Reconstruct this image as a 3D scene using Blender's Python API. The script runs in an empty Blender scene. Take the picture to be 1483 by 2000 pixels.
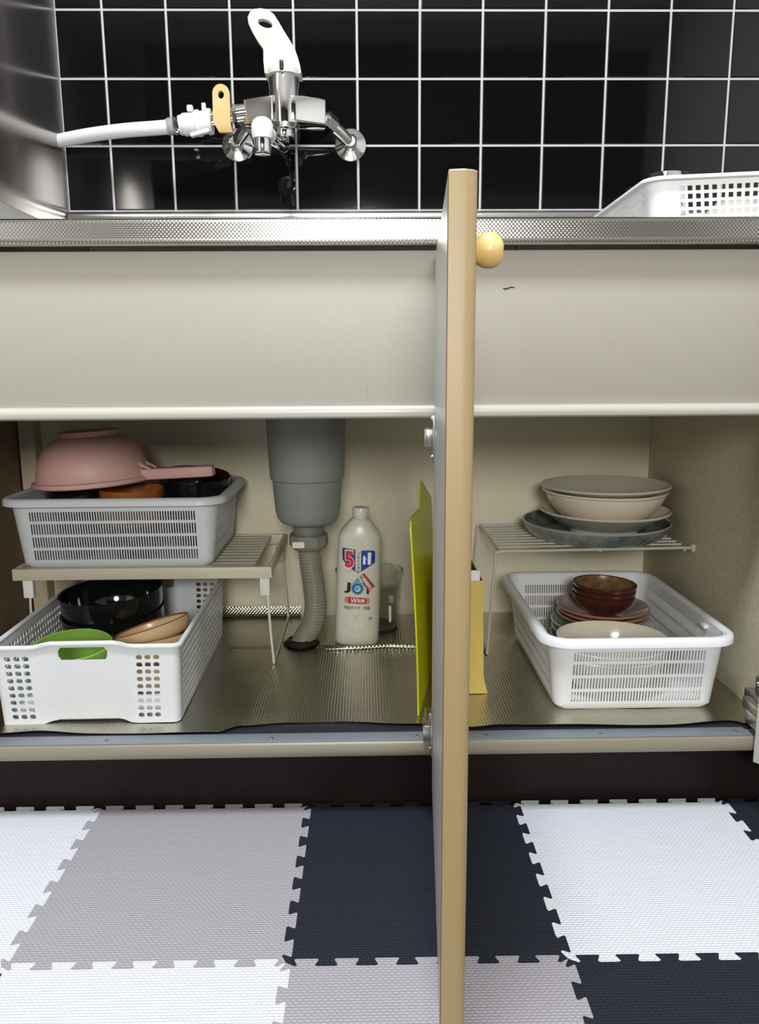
import bpy, bmesh, math, random
from mathutils import Matrix, Vector

random.seed(7)
PI = math.pi
scene = bpy.context.scene
COL = scene.collection

# ------------------------------------------------------------------ camera
cam_d = bpy.data.cameras.new('camera')
cam_d.sensor_fit = 'VERTICAL'
cam_d.sensor_height = 36.0
cam_d.lens = 27.195
cam_d.clip_start = 0.02
cam = bpy.data.objects.new('camera', cam_d)
COL.objects.link(cam)
_rt = Vector((0.99981921, -0.01802512, -0.00605405))
_up = Vector((0.00925801, 0.18336597, 0.98300112))
_fw = Vector((0.01660861, 0.98287945, -0.18349969))
_m = Matrix.Identity(4)
for i in range(3):
    _m[i][0], _m[i][1], _m[i][2] = _rt[i], _up[i], -_fw[i]
_m[2][3] = 0.63169
cam.matrix_world = _m
scene.camera = cam

# ------------------------------------------------------------------ world, lights, exposure
world = bpy.data.worlds.new('world')
scene.world = world
world.use_nodes = True
world.node_tree.nodes['Background'].inputs[0].default_value = (0.9, 0.95, 1.0, 1)
world.node_tree.nodes['Background'].inputs[1].default_value = 0.15


def area_light(name, loc, size, power, col, target=None, shape='DISK', size_y=None):
    d = bpy.data.lights.new(name, 'AREA')
    d.shape = shape
    d.size = size
    if size_y:
        d.size_y = size_y
    d.energy = power
    d.color = col
    o = bpy.data.objects.new(name, d)
    COL.objects.link(o)
    o.location = loc
    if target:
        o.rotation_euler = (Vector(target) - Vector(loc)).to_track_quat('-Z', 'Y').to_euler()
    return o


area_light('ceiling_lamp_offscreen', (-0.12, 0.22, 2.36), 0.42, 28, (0.93, 0.965, 1.0))
area_light('room_lamp_offscreen', (0.0, -1.64, 1.225), 0.60, 26, (1.0, 0.98, 0.94), target=(0.0, 1.0, 0.6))

scene.view_settings.view_transform = 'Standard'
scene.view_settings.look = 'None'
scene.view_settings.gamma = 1.0
scene.view_settings.use_curve_mapping = False
scene.view_settings.exposure = 0.65

# ------------------------------------------------------------------ materials
MATS = {}


def mat(name, col, rough=0.5, metal=0.0, spec=0.5, noise=None, bump=None, coat=0.0, trans=0.0, ior=1.45,
        aniso=0.0, sss=0.0, grain=None):
    m = bpy.data.materials.new(name)
    m.use_nodes = True
    nt = m.node_tree
    b = nt.nodes['Principled BSDF']
    b.inputs['Base Color'].default_value = (*col, 1)
    b.inputs['Roughness'].default_value = rough
    b.inputs['Metallic'].default_value = metal
    b.inputs['Specular IOR Level'].default_value = spec
    b.inputs['Coat Weight'].default_value = coat
    b.inputs['Coat Roughness'].default_value = 0.05
    b.inputs['Transmission Weight'].default_value = trans
    b.inputs['IOR'].default_value = ior
    b.inputs['Anisotropic'].default_value = aniso
    if sss:
        b.inputs['Subsurface Weight'].default_value = sss
        b.inputs['Subsurface Radius'].default_value = (0.01, 0.01, 0.01)
    tc = nt.nodes.new('ShaderNodeTexCoord')
    if noise:                                   # (scale, amount, second colour)
        sc, amt, c2 = noise
        n = nt.nodes.new('ShaderNodeTexNoise')
        n.inputs['Scale'].default_value = sc
        n.inputs['Detail'].default_value = 6
        src = tc.outputs['Object']
        if grain:
            mp = nt.nodes.new('ShaderNodeMapping')
            mp.inputs['Scale'].default_value = grain
            nt.links.new(src, mp.inputs['Vector'])
            src = mp.outputs['Vector']
        nt.links.new(src, n.inputs['Vector'])
        r = nt.nodes.new('ShaderNodeMapRange')
        r.inputs[1].default_value = 0.35
        r.inputs[2].default_value = 0.68
        r.inputs[4].default_value = amt
        nt.links.new(n.outputs['Fac'], r.inputs[0])
        x = nt.nodes.new('ShaderNodeMix')
        x.data_type = 'RGBA'
        x.inputs[6].default_value = (*col, 1)
        x.inputs[7].default_value = (*c2, 1)
        nt.links.new(r.outputs[0], x.inputs[0])
        nt.links.new(x.outputs[2], b.inputs['Base Color'])
    if bump:                                    # (scale, strength, distance)
        n2 = nt.nodes.new('ShaderNodeTexNoise')
        n2.inputs['Scale'].default_value = bump[0]
        n2.inputs['Detail'].default_value = 3
        nt.links.new(tc.outputs['Object'], n2.inputs['Vector'])
        bp = nt.nodes.new('ShaderNodeBump')
        bp.inputs['Strength'].default_value = bump[1]
        bp.inputs['Distance'].default_value = bump[2]
        nt.links.new(n2.outputs['Fac'], bp.inputs['Height'])
        nt.links.new(bp.outputs['Normal'], b.inputs['Normal'])
    MATS[name] = m
    return m


def add_grid_bump(m, axes, pitch, strength, dist, mode='dots'):
    """sin x sin emboss in object space (axes: two of 'XYZ')"""
    nt = m.node_tree
    b = nt.nodes['Principled BSDF']
    tc = nt.nodes.new('ShaderNodeTexCoord')
    sp = nt.nodes.new('ShaderNodeSeparateXYZ')
    nt.links.new(tc.outputs['Object'], sp.inputs[0])
    outs = []
    for a, p in zip(axes, pitch):
        mu = nt.nodes.new('ShaderNodeMath'); mu.operation = 'MULTIPLY'
        mu.inputs[1].default_value = 2 * PI / p
        nt.links.new(sp.outputs[a], mu.inputs[0])
        s = nt.nodes.new('ShaderNodeMath'); s.operation = 'SINE'
        nt.links.new(mu.outputs[0], s.inputs[0])
        outs.append(s.outputs[0])
    o = nt.nodes.new('ShaderNodeMath')
    o.operation = 'MULTIPLY' if mode == 'dots' else 'ADD'
    nt.links.new(outs[0], o.inputs[0]); nt.links.new(outs[1], o.inputs[1])
    bp = nt.nodes.new('ShaderNodeBump')
    bp.inputs['Strength'].default_value = strength
    bp.inputs['Distance'].default_value = dist
    nt.links.new(o.outputs[0], bp.inputs['Height'])
    old = b.inputs['Normal'].links
    if old:
        nt.links.new(old[0].from_socket, bp.inputs['Normal'])
    nt.links.new(bp.outputs['Normal'], b.inputs['Normal'])


def foam(name, col, col2):
    """foam mat: woven dashes pressed into the top"""
    m = mat(name, col, 0.62, spec=0.35)
    nt = m.node_tree
    b = nt.nodes['Principled BSDF']
    tc = nt.nodes.new('ShaderNodeTexCoord')
    br = nt.nodes.new('ShaderNodeTexBrick')
    br.inputs['Scale'].default_value = 1.0
    br.inputs['Brick Width'].default_value = 0.0064
    br.inputs['Row Height'].default_value = 0.0036
    br.inputs['Mortar Size'].default_value = 0.0009
    br.inputs['Mortar Smooth'].default_value = 0.8
    br.inputs['Color1'].default_value = (*col, 1)
    br.inputs['Color2'].default_value = (*col, 1)
    br.inputs['Mortar'].default_value = (*col, 1)
    nt.links.new(tc.outputs['Object'], br.inputs['Vector'])
    nt.links.new(br.outputs['Color'], b.inputs['Base Color'])
    bp = nt.nodes.new('ShaderNodeBump')
    bp.invert = True
    bp.inputs['Strength'].default_value = 0.8
    bp.inputs['Distance'].default_value = 0.001
    nt.links.new(br.outputs['Fac'], bp.inputs['Height'])
    nt.links.new(bp.outputs['Normal'], b.inputs['Normal'])
    return m


M = MATS
mat('tile', (0.004, 0.004, 0.0045), 0.045, spec=0.55, bump=(14, 0.05, 0.002))
mat('grout', (0.56, 0.56, 0.60), 0.7, noise=(60, 0.4, (0.45, 0.45, 0.48)))
mat('plaster', (0.80, 0.79, 0.76), 0.85, noise=(8, 0.4, (0.74, 0.73, 0.70)))
mat('plaster_olive', (0.27, 0.26, 0.20), 0.85, noise=(8, 0.4, (0.22, 0.21, 0.16)))
mat('white_ceiling', (0.75, 0.74, 0.72), 0.9)
mat('dark_wood', (0.022, 0.014, 0.010), 0.55, noise=(5, 0.6, (0.012, 0.008, 0.006)), grain=(1, 1, .1))
mat('floor_wood', (0.05, 0.035, 0.025), 0.45, noise=(6, 0.7, (0.028, 0.02, 0.014)), grain=(6, 1, 1))
mat('kick', (0.010, 0.0062, 0.0058), 0.5, spec=0.22, noise=(70, 0.5, (0.016, 0.009, 0.008)))
steel = mat('steel', (0.46, 0.45, 0.425), 0.28, 1.0, bump=(300, 0.04, 0.0005))
emb = mat('steel_embossed', (0.46, 0.45, 0.425), 0.20, 1.0)
add_grid_bump(emb, 'XZ', (0.0046, 0.0050), 0.30, 0.0002)
pan = mat('steel_panel', (0.36, 0.33, 0.315), 0.20, 0.82)
mat('steel_side', (0.60, 0.61, 0.59), 0.55, 0.6)
mat('chrome', (0.86, 0.87, 0.88), 0.06, 1.0)
mat('hinge_metal', (0.60, 0.58, 0.55), 0.28, 1.0)
mat('strip_metal', (0.25, 0.285, 0.33), 0.45, 0.35)
mat('screw_metal', (0.22, 0.24, 0.28), 0.25, 1.0)
fas = mat('fascia', (0.41, 0.388, 0.34), 0.48, spec=0.45, noise=(420, 0.35, (0.365, 0.345, 0.30)))
mat('bead', (0.52, 0.505, 0.46), 0.25, spec=0.5)
mat('rail', (0.255, 0.23, 0.175), 0.38, noise=(300, 0.4, (0.25, 0.22, 0.17)))
mat('laminate', (0.77, 0.715, 0.545), 0.5, spec=0.35, noise=(260, 0.55, (0.66, 0.605, 0.455)))
mat('laminate_side', (0.77, 0.715, 0.545), 0.5, spec=0.35, noise=(190, 0.8, (0.60, 0.55, 0.41)))
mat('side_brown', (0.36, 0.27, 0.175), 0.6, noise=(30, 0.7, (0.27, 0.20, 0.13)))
mat('batten', (0.62, 0.52, 0.37), 0.6, noise=(40, 0.5, (0.5, 0.41, 0.28)), grain=(4, 4, .3))
mat('board_dark', (0.018, 0.02, 0.03), 0.5)
mat('door_edge', (0.34, 0.252, 0.128), 0.42, spec=0.5, noise=(500, 0.3, (0.31, 0.226, 0.113)))
mat('door_face', (0.40, 0.395, 0.38), 0.33, spec=0.45, noise=(300, 0.2, (0.52, 0.51, 0.53)))
mat('door_seam', (0.16, 0.08, 0.04), 0.6)
mat('knob_wood', (0.84, 0.59, 0.24), 0.28, coat=0.3, noise=(25, 0.6, (0.74, 0.48, 0.16)), grain=(1, 1, 4))
mat('mark', (0.03, 0.025, 0.02), 0.7)
mat('plastic_white', (0.80, 0.82, 0.84), 0.32, spec=0.5, sss=0.12)
mat('plastic_grey', (0.62, 0.66, 0.68), 0.36, spec=0.5, sss=0.10)
mat('plastic_cream', (0.66, 0.675, 0.695), 0.38, spec=0.45)
mat('rack_plastic', (0.56, 0.525, 0.41), 0.4)
mat('drainer_white', (0.86, 0.87, 0.89), 0.35)
mat('wire_white', (0.52, 0.50, 0.42), 0.35)
mat('wire_pale', (0.66, 0.69, 0.62), 0.3)
mat('pink', (0.62, 0.375, 0.335), 0.42, spec=0.35, noise=(3, 0.3, (0.56, 0.335, 0.30)), sss=0.1)
mat('lacquer_black', (0.006, 0.006, 0.007), 0.07, spec=0.6, coat=0.5)
mat('lacquer_red', (0.055, 0.006, 0.008), 0.14, spec=0.5)
mat('wood_orange', (0.34, 0.105, 0.018), 0.3, coat=0.2, noise=(18, 0.8, (0.22, 0.06, 0.01)), grain=(9, 9, .4))
mat('tan', (0.60, 0.42, 0.24), 0.35, coat=0.2, noise=(40, 0.5, (0.52, 0.35, 0.18)))
mat('tan_rim', (0.22, 0.075, 0.02), 0.35)
mat('green', (0.23, 0.42, 0.07), 0.3)
mat('pipe_grey', (0.225, 0.243, 0.225), 0.42, spec=0.4)
mat('pipe_dark', (0.16, 0.165, 0.14), 0.45)
mat('nut_grey', (0.21, 0.21, 0.165), 0.45)
mat('hose_grey', (0.25, 0.245, 0.20), 0.32, spec=0.6)
mat('rubber', (0.012, 0.011, 0.010), 0.55)
mat('sticker', (0.72, 0.66, 0.58), 0.5)
mat('bottle_white', (0.64, 0.63, 0.55), 0.28, spec=0.5, sss=0.08)
for n_, c_ in (('p_red', (0.62, 0.02, 0.05)), ('p_blue', (0.012, 0.06, 0.36)), ('p_navy', (0.02, 0.06, 0.17)),
               ('p_white', (0.85, 0.85, 0.86)), ('p_black', (0.012, 0.014, 0.014)), ('p_drop', (0.10, 0.36, 0.56)),
               ('p_light', (0.30, 0.62, 0.78)), ('p_rose', (0.62, 0.30, 0.25)), ('p_brown', (0.25, 0.07, 0.05)),
               ('p_grey', (0.30, 0.31, 0.29)), ('p_crimson', (0.45, 0.03, 0.03)), ('p_blush', (0.62, 0.22, 0.19))):
    mat(n_, c_, 0.35)
mat('clear', (0.93, 0.95, 0.92), 0.08, trans=1.0, ior=1.32, spec=0.4)
mat('glass', (0.97, 0.98, 1.0), 0.02, trans=1.0, ior=1.45)
mat('glass_plate', (0.26, 0.29, 0.26), 0.12, spec=0.6, coat=0.3, noise=(24, 0.9, (0.045, 0.06, 0.058)))
mat('glass_rim', (0.34, 0.40, 0.38), 0.15, coat=0.4)
mat('board_green', (0.52, 0.52, 0.004), 0.35, spec=0.4)
mat('yellow', (0.56, 0.42, 0.105), 0.45, noise=(60, 0.3, (0.50, 0.37, 0.085)))
mat('cardboard', (0.26, 0.13, 0.05), 0.7)
mat('china', (0.66, 0.62, 0.52), 0.15, spec=0.5, coat=0.2)
mat('china_cream', (0.78, 0.72, 0.58), 0.15, spec=0.5, coat=0.2)
mat('china_green', (0.36, 0.42, 0.34), 0.15, coat=0.2)
mat('china_pattern', (0.56, 0.44, 0.36), 0.2, coat=0.2, noise=(38, 0.8, (0.24, 0.17, 0.12)))
mat('china_rim', (0.40, 0.17, 0.10), 0.2, coat=0.2)
mat('brown_bowl', (0.085, 0.020, 0.013), 0.16, coat=0.4, noise=(14, 0.6, (0.045, 0.011, 0.008)))
mat('brown_inside', (0.22, 0.13, 0.05), 0.3, noise=(110, 0.9, (0.10, 0.045, 0.02)))
mat('valve_beige', (0.72, 0.50, 0.22), 0.4)
mat('lever_white', (0.78, 0.76, 0.70), 0.3)
mat('hose_white', (0.86, 0.87, 0.88), 0.35)
foil = mat('foil', (0.52, 0.50, 0.42), 0.20, 1.0, bump=(22, 0.22, 0.004))
add_grid_bump(foil, 'XY', (0.0044, 0.0044), 0.22, 0.0005, 'add')
glit = mat('foil_curl', (0.52, 0.50, 0.42), 0.20, 1.0, bump=(120, 0.25, 0.001))
add_grid_bump(glit, 'XZ', (0.0065, 0.0065), 0.5, 0.0008)
F_WHITE = foam('foam_white', (0.76, 0.79, 0.87), (0.71, 0.74, 0.82))
F_GREY = foam('foam_grey', (0.405, 0.385, 0.43), (0.35, 0.333, 0.375))
F_BLACK = foam('foam_black', (0.0145, 0.0185, 0.031), (0.008, 0.010, 0.018))

# ------------------------------------------------------------------ mesh helpers


def box(bm, lo, hi, bev=0.0, seg=2, mi=0, X=None):
    g = bmesh.ops.create_cube(bm, size=1.0)
    vs = g['verts']
    c = [(lo[i] + hi[i]) / 2 for i in range(3)]
    s = [hi[i] - lo[i] for i in range(3)]
    for v in vs:
        v.co = Vector((c[0] + v.co.x * s[0], c[1] + v.co.y * s[1], c[2] + v.co.z * s[2]))
    fs = set(f for v in vs for f in v.link_faces)
    for f in fs:
        f.material_index = mi
    if bev > 0:
        es = list(set(e for v in vs for e in v.link_edges))
        r = bmesh.ops.bevel(bm, geom=es, offset=bev, segments=seg, affect='EDGES', profile=0.5)
        vs = list(set(r['verts']) | set(v for v in vs if v.is_valid))
    if X is not None:
        for v in vs:
            v.co = X @ v.co
    return vs


def lathe(bm, prof, seg=40, c=(0, 0, 0), sx=1.0, sy=1.0, mi=None, X=None, cap=True):
    """revolve (r, z) around Z at c; mi gives a material index for each profile segment"""
    rings = []
    T = Matrix.Translation(Vector(c))
    if X is not None:
        T = X @ T if False else T @ X
    for r, z in prof:
        if r < 1e-6:
            rings.append([bm.verts.new(T @ Vector((0, 0, z)))])
        else:
            rings.append([bm.verts.new(T @ Vector((r * sx * math.cos(2 * PI * k / seg), r * sy * math.sin(2 * PI * k / seg), z)))
                          for k in range(seg)])
    for i in range(len(rings) - 1):
        a, b = rings[i], rings[i + 1]
        m = mi[i] if mi else 0
        for k in range(seg):
            k2 = (k + 1) % seg
            if len(a) == 1 and len(b) == 1:
                break
            if len(a) == 1:
                f = bm.faces.new((a[0], b[k2], b[k]))
            elif len(b) == 1:
                f = bm.faces.new((a[k], a[k2], b[0]))
            else:
                f = bm.faces.new((a[k], a[k2], b[k2], b[k]))
            f.material_index = m
    return rings


def smooth_path(pts, n=8):
    P = [Vector(p) for p in pts]
    out = []
    for i in range(len(P) - 1):
        p0 = P[max(i - 1, 0)]; p1 = P[i]; p2 = P[i + 1]; p3 = P[min(i + 2, len(P) - 1)]
        for k in range(n):
            t = k / n
            out.append(0.5 * ((2 * p1) + (p2 - p0) * t + (2 * p0 - 5 * p1 + 4 * p2 - p3) * t * t + (3 * p1 - p0 - 3 * p2 + p3) * t ** 3))
    out.append(P[-1])
    return out


def tube(bm, pts, r, seg=12, cap=True, mi=0):
    """tube along a polyline; r a number or one radius for each point"""
    P = [Vector(p) for p in pts]
    n = len(P)
    rr = r if isinstance(r, (list, tuple)) else [r] * n
    up = Vector((0, 0, 1))
    rings = []
    prev = None
    for i in range(n):
        d = (P[min(i + 1, n - 1)] - P[max(i - 1, 0)]).normalized()
        if prev is None:
            a = d.cross(up)
            if a.length < 1e-3:
                a = d.cross(Vector((1, 0, 0)))
            a.normalize()
        else:
            a = (prev - d * prev.dot(d))
            a.normalize()
        prev = a
        b = d.cross(a)
        rings.append([bm.verts.new(P[i] + (a * math.cos(2 * PI * k / seg) + b * math.sin(2 * PI * k / seg)) * rr[i]) for k in range(seg)])
    for i in range(n - 1):
        for k in range(seg):
            f = bm.faces.new((rings[i][k], rings[i][(k + 1) % seg], rings[i + 1][(k + 1) % seg], rings[i + 1][k]))
            f.material_index = mi
    if cap:
        bm.faces.new(rings[0][::-1]).material_index = mi
        bm.faces.new(rings[-1]).material_index = mi


def prism(bm, poly, h0, h1, axis='Z', mi=0, bev=0.0):
    """extrude a 2-D polygon between h0 and h1 along axis"""
    def P(a, b, h):
        return {'Z': (a, b, h), 'Y': (a, h, b), 'X': (h, a, b)}[axis]
    v0 = [bm.verts.new(P(a, b, h0)) for a, b in poly]
    v1 = [bm.verts.new(P(a, b, h1)) for a, b in poly]
    fs = [bm.faces.new(v0[::-1]), bm.faces.new(v1)]
    n = len(poly)
    for i in range(n):
        fs.append(bm.faces.new((v0[i], v0[(i + 1) % n], v1[(i + 1) % n], v1[i])))
    for f in fs:
        f.material_index = mi
    if bev:
        es = list(set(e for f in fs[:2] for e in f.edges))
        bmesh.ops.bevel(bm, geom=es, offset=bev, segments=2, affect='EDGES', profile=0.5)


def part(name, bm, mats, parent=None, world=None, smooth=True, angle=35, link=True):
    if world is not None:
        w = Vector(world)
        for v in bm.verts:
            v.co -= w
    bmesh.ops.recalc_face_normals(bm, faces=bm.faces)
    me = bpy.data.meshes.new(name)
    bm.to_mesh(me)
    bm.free()
    for m in (mats if isinstance(mats, (list, tuple)) else [mats]):
        me.materials.append(MATS[m] if isinstance(m, str) else m)
    if smooth:
        me.polygons.foreach_set('use_smooth', [True] * len(me.polygons))
        me.set_sharp_from_angle(angle=math.radians(angle))
    o = bpy.data.objects.new(name, me)
    COL.objects.link(o)
    if parent is not None:
        o.parent = parent
    return o


def share(src, name, parent, loc, rot=None, scale=None):
    o = bpy.data.objects.new(name, src.data)
    COL.objects.link(o)
    o.parent = parent
    o.location = loc
    if rot:
        o.rotation_euler = rot
    if scale:
        o.scale = scale
    return o


def tag(o, label, cat, group=None):
    o['label'] = label
    o['category'] = cat
    if group:
        o['group'] = group
    return o


def thing(name, label, cat, loc=(0, 0, 0), rot=None, group=None):
    o = bpy.data.objects.new(name, None)
    o.empty_display_size = 0.03
    COL.objects.link(o)
    o.location = loc
    if rot:
        o.rotation_euler = rot
    return tag(o, label, cat, group)


def struct(name, bm, m, **k):
    o = part(name, bm, m, **k)
    o['kind'] = 'structure'
    return o


def B():
    return bmesh.new()


# ------------------------------------------------------------------ the room
WALL_Y = 1.532
PITCH = 0.114
X_LINE = 0.1042
Z_BOT = 0.922

b = B(); box(b, (-1.3, -1.7, -0.05), (1.6, 1.7, 0.0)); struct('floor', b, 'floor_wood', smooth=False)
b = B(); box(b, (-1.3, -1.7, 2.4), (1.6, 1.7, 2.45)); struct('ceiling', b, 'white_ceiling', smooth=False)
b = B(); box(b, (-1.3, WALL_Y + 0.0018, 0), (1.6, 1.7, 2.4)); wall_back = struct('wall_back', b, 'grout', smooth=False)
b = B(); box(b, (-1.36, -1.7, 0), (-1.3, 1.7, 2.4)); struct('wall_left', b, 'plaster', smooth=False)
b = B(); box(b, (1.6, -1.7, 0), (1.66, 1.7, 2.4)); struct('wall_right', b, 'plaster', smooth=False)
b = B(); box(b, (-1.3, -1.76, 0), (1.6, -1.7, 2.4)); struct('wall_front', b, 'plaster_olive', smooth=False)
b = B(); box(b, (-1.3, -1.70, 1.62), (1.6, -1.66, 2.4)); struct('trim_1', b, 'dark_wood', smooth=False)


def tile_bm(w, h):
    bm = B()
    d, c = 0.006, 0.0016
    f = [bm.verts.new((x, -d, z)) for x, z in ((c, c), (w - c, c), (w - c, h - c), (c, h - c))]
    m = [bm.verts.new((x, -d + 0.0009, z)) for x, z in ((0, 0), (w, 0), (w, h), (0, h))]
    k = [bm.verts.new((x, 0, z)) for x, z in ((0, 0), (w, 0), (w, h), (0, h))]
    bm.faces.new(f)
    for i in range(4):
        j = (i + 1) % 4
        bm.faces.new((f[i], m[i], m[j], f[j]))
        bm.faces.new((m[i], k[i], k[j], m[j]))
    return bm


J = 0.0042
first = None
for kx in range(-6, 8):
    x0 = X_LINE + kx * PITCH
    for kz in range(0, 7):
        z0 = Z_BOT + kz * PITCH
        if kx == -6:
            xa = -0.549 + 0.001
            o = part('tile', tile_bm(x0 + PITCH - J / 2 - xa, PITCH - J), 'tile', wall_back, smooth=False)
            o.location = (xa, WALL_Y + 0.006, z0 + J / 2)
        elif first is None:
            first = part('tile', tile_bm(PITCH - J, PITCH - J), 'tile', wall_back, smooth=False)
            first.location = (x0 + J / 2, WALL_Y + 0.006, z0 + J / 2)
            o = first
        else:
            o = share(first, 'tile', wall_back, (x0 + J / 2, WALL_Y + 0.006, z0 + J / 2))
        # hand-set tiles: tiny tilt so reflections break at the joints
        o.rotation_euler = (random.uniform(-.003, .003), 0, random.uniform(-.003, .003))

# steel splash panel on the side
b = B()
box(b, (-0.556, 0.93, 0.882), (-0.549, 1.531, 1.75), 0.001)
sp = part('splash_panel', b, 'steel_panel')
tag(sp, 'dark brushed steel splash panel standing beside the black tiled wall', 'panel')

# ------------------------------------------------------------------ floor mats
S = 0.30
MX, MY, MTH = -0.0884, 1.0196, -0.005


def edge_pts(n=7, d=0.0105):
    """interlocking edge from (0,0) to (S,0), offset along +y, dovetail tabs"""
    p = S / n
    c = 0.0014
    out = [(0.0, -d / 2 if False else 0.0)]
    for k in range(n):
        a0, a1 = (k + 0.29) * p, (k + 0.19) * p
        b1, b0 = (k + 0.81) * p, (k + 0.71) * p
        out += [(a0 - 2 * c, -d / 2), (a0 - .2 * c, -d / 2 + c), (a1 + .2 * c, d / 2 - c), (a1 + 1.2 * c, d / 2),
                (b1 - 1.2 * c, d / 2), (b1 - .2 * c, d / 2 - c), (b0 + .2 * c, -d / 2 + c), (b0 + 2 * c, -d / 2)]
    return out


EP = edge_pts()


def mat_poly():
    """closed outline of one mat with corner at the origin going +x and -y; the four edges of neighbours mate"""
    top = [(x, y) for x, y in EP]                               # along +x at y=0
    right = [(S - y * -1, -x) for x, y in EP]                    # down at x=S
    bot = [(x, -S + y) for x, y in EP][::-1]
    left = [(0 + y, -x) for x, y in EP][::-1]
    pts = top + right
    b2 = [(S, -S)] + bot[:-1]
    l2 = [(0, -S)] + left[:-1]
    return pts + b2 + l2


def foam_mat(cx, ry, m, label, first_src=[None]):
    bm = B()
    poly = mat_poly()
    top = [bm.verts.new((x, y, 0.0118)) for x, y in poly]
    botv = [bm.verts.new((x, y, 0.0)) for x, y in poly]
    bm.faces.new(top)
    n = len(poly)
    for i in range(n):
        bm.faces.new((top[i], botv[i], botv[(i + 1) % n], top[(i + 1) % n]))
    bmesh.ops.triangulate(bm, faces=[f for f in bm.faces if len(f.verts) > 4])
    o = part('foam_mat', bm, m, smooth=False)
    c, s = math.cos(MTH), math.sin(MTH)
    u, v = cx * S, -ry * S
    o.location = (MX + u * c - v * s, MY + u * s + v * c, 0.0004 + random.uniform(0, .0003))
    o.rotation_euler = (0, 0, MTH)
    return tag(o, label, 'mat', 'interlocking foam floor mats')


foam_mat(-2, 0, F_WHITE, 'white foam mat against the kickboard, joined to the grey mat there')
foam_mat(-1, 0, F_GREY, 'grey foam mat against the kickboard between a white mat and a black mat')
foam_mat(0, 0, F_BLACK, 'black foam mat against the kickboard under the open door')
foam_mat(1, 0, F_WHITE, 'white foam mat against the kickboard between two black mats')
foam_mat(2, 0, F_BLACK, 'black foam mat against the kickboard at its hinge end below the steel door hinge')
foam_mat(-2, 1, F_BLACK, 'black foam mat away from the kickboard, only its corner in view')
foam_mat(-1, 1, F_WHITE, 'white foam mat in the row away from the kickboard beside a grey mat')
foam_mat(0, 1, F_GREY, 'grey foam mat in the row away from the kickboard beneath the door')
foam_mat(1, 1, F_BLACK, 'black foam mat in the row away from the kickboard beside the grey mat')

# ------------------------------------------------------------------ sink cabinet
CX0, CX1 = -0.672, 0.582        # outside of the open unit
EX1 = 0.76                       # end of the plain unit beside it
IX0, IX1 = -0.665, 0.562        # inside faces
IY1 = 1.52
FL = 0.134
cab_loc = (-0.045, 1.25, 0.0)
cab = thing('sink_cabinet', 'beige laminate sink cabinet standing open under the steel counter', 'cabinet', cab_loc)
W_ = cab_loc


def cpart(name, bm, m, **k):
    return part(name, bm, m, cab, world=W_, **k)


b = B(); box(b, (IX0, IY1, 0.10), (IX1, IY1 + 0.006, 0.775)); cpart('back_panel', b, 'laminate', smooth=False)
b = B(); box(b, (IX1, 0.99, 0.08), (CX1, IY1, 0.775), 0.001); cpart('side_panel', b, 'laminate_side')
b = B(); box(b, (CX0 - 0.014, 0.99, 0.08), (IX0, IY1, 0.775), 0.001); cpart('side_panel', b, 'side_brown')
b = B(); box(b, (-0.662, 1.485, FL), (-0.632, 1.519, 0.70), 0.002); cpart('corner_batten', b, 'batten')
b = B(); box(b, (IX0, 0.995, 0.112), (IX1, IY1, FL)); cpart('bottom_board', b, 'board_dark', smooth=False)
# fascia with a rounded bottom bead
b = B(); box(b, (CX0, 0.984, 0.583), (CX1, 1.0, 0.772), 0.001); fascia = cpart('fascia', b, 'fascia')
b = B()
pr = [(0.972, 0.583)] + [(0.972 + 0.006 - 0.006 * math.cos(t), 0.573 - 0.002 - 0.0045 * math.sin(t)) for t in [k * PI / 2 / 5 for k in range(6)]] + \
     [(1.0, 0.5665), (1.0, 0.5835), (0.984, 0.5835)]
pr = [(0.9835, 0.5850), (0.9765, 0.5838), (0.9735, 0.5800), (0.9730, 0.5760), (0.9745, 0.5715), (0.9780, 0.5690), (1.0, 0.5685), (1.0, 0.5850)]
prism(b, pr, CX0, CX1, 'X'); part('bottom_bead', b, 'bead', fascia, world=W_)
b = B(); box(b, (CX1 + 0.001, 0.984, 0.112), (EX1, IY1, 0.772), 0.001); cpart('end_unit', b, 'fascia')
# small dark mark and a scratch on the fascia
b = B()
mk = [(0.1702, .7268), (0.1722, .7262), (0.1752, .7263), (0.1775, .7272), (0.1800, .7282), (0.1825, .7281), (0.1855, .7272)]
tube(b, [(x, 0.9838, z) for x, z in mk], [.0002, .0008, .0009, .0007, .0008, .0006, .0002], 6)
part('scuff_mark', b, 'mark', fascia, world=W_)
b = B(); tube(b, [(0.0022, .9839, .606), (0.003, .9839, .6), (0.0026, .9839, .594)], [.00015, .0003, .00015], 6)
part('scuff_mark', b, 'rail', fascia, world=W_)
# bottom rail
b = B()
pr = [(0.9715, 0.1155), (0.9708, 0.121), (0.9708, 0.127), (0.9722, 0.1312), (0.9752, 0.1334), (0.996, 0.1336), (0.996, 0.1125), (0.9738, 0.1125)]
prism(b, pr, CX0, 0.535, 'X'); cpart('bottom_rail', b, 'rail')
# metal strip and its screws
b = B(); box(b, (IX0, 0.9745, 0.1337), (0.522, 0.9985, 0.1352), 0.0005); strip = cpart('metal_strip', b, 'strip_metal')
b = B()
lathe(b, [(0, 0.0016), (0.0012, 0.0015), (0.0022, 0.0009), (0.0026, 0.0)], 12)
scr = part('screw', b, 'screw_metal', strip)
for i, x in enumerate((-0.357, -0.1325, 0.0665, 0.162, 0.3196, 0.506)):
    loc = (x - W_[0], 0.9835 - W_[1], 0.1352)
    if i == 0:
        scr.location = loc
    else:
        share(scr, 'screw', strip, loc)
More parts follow.
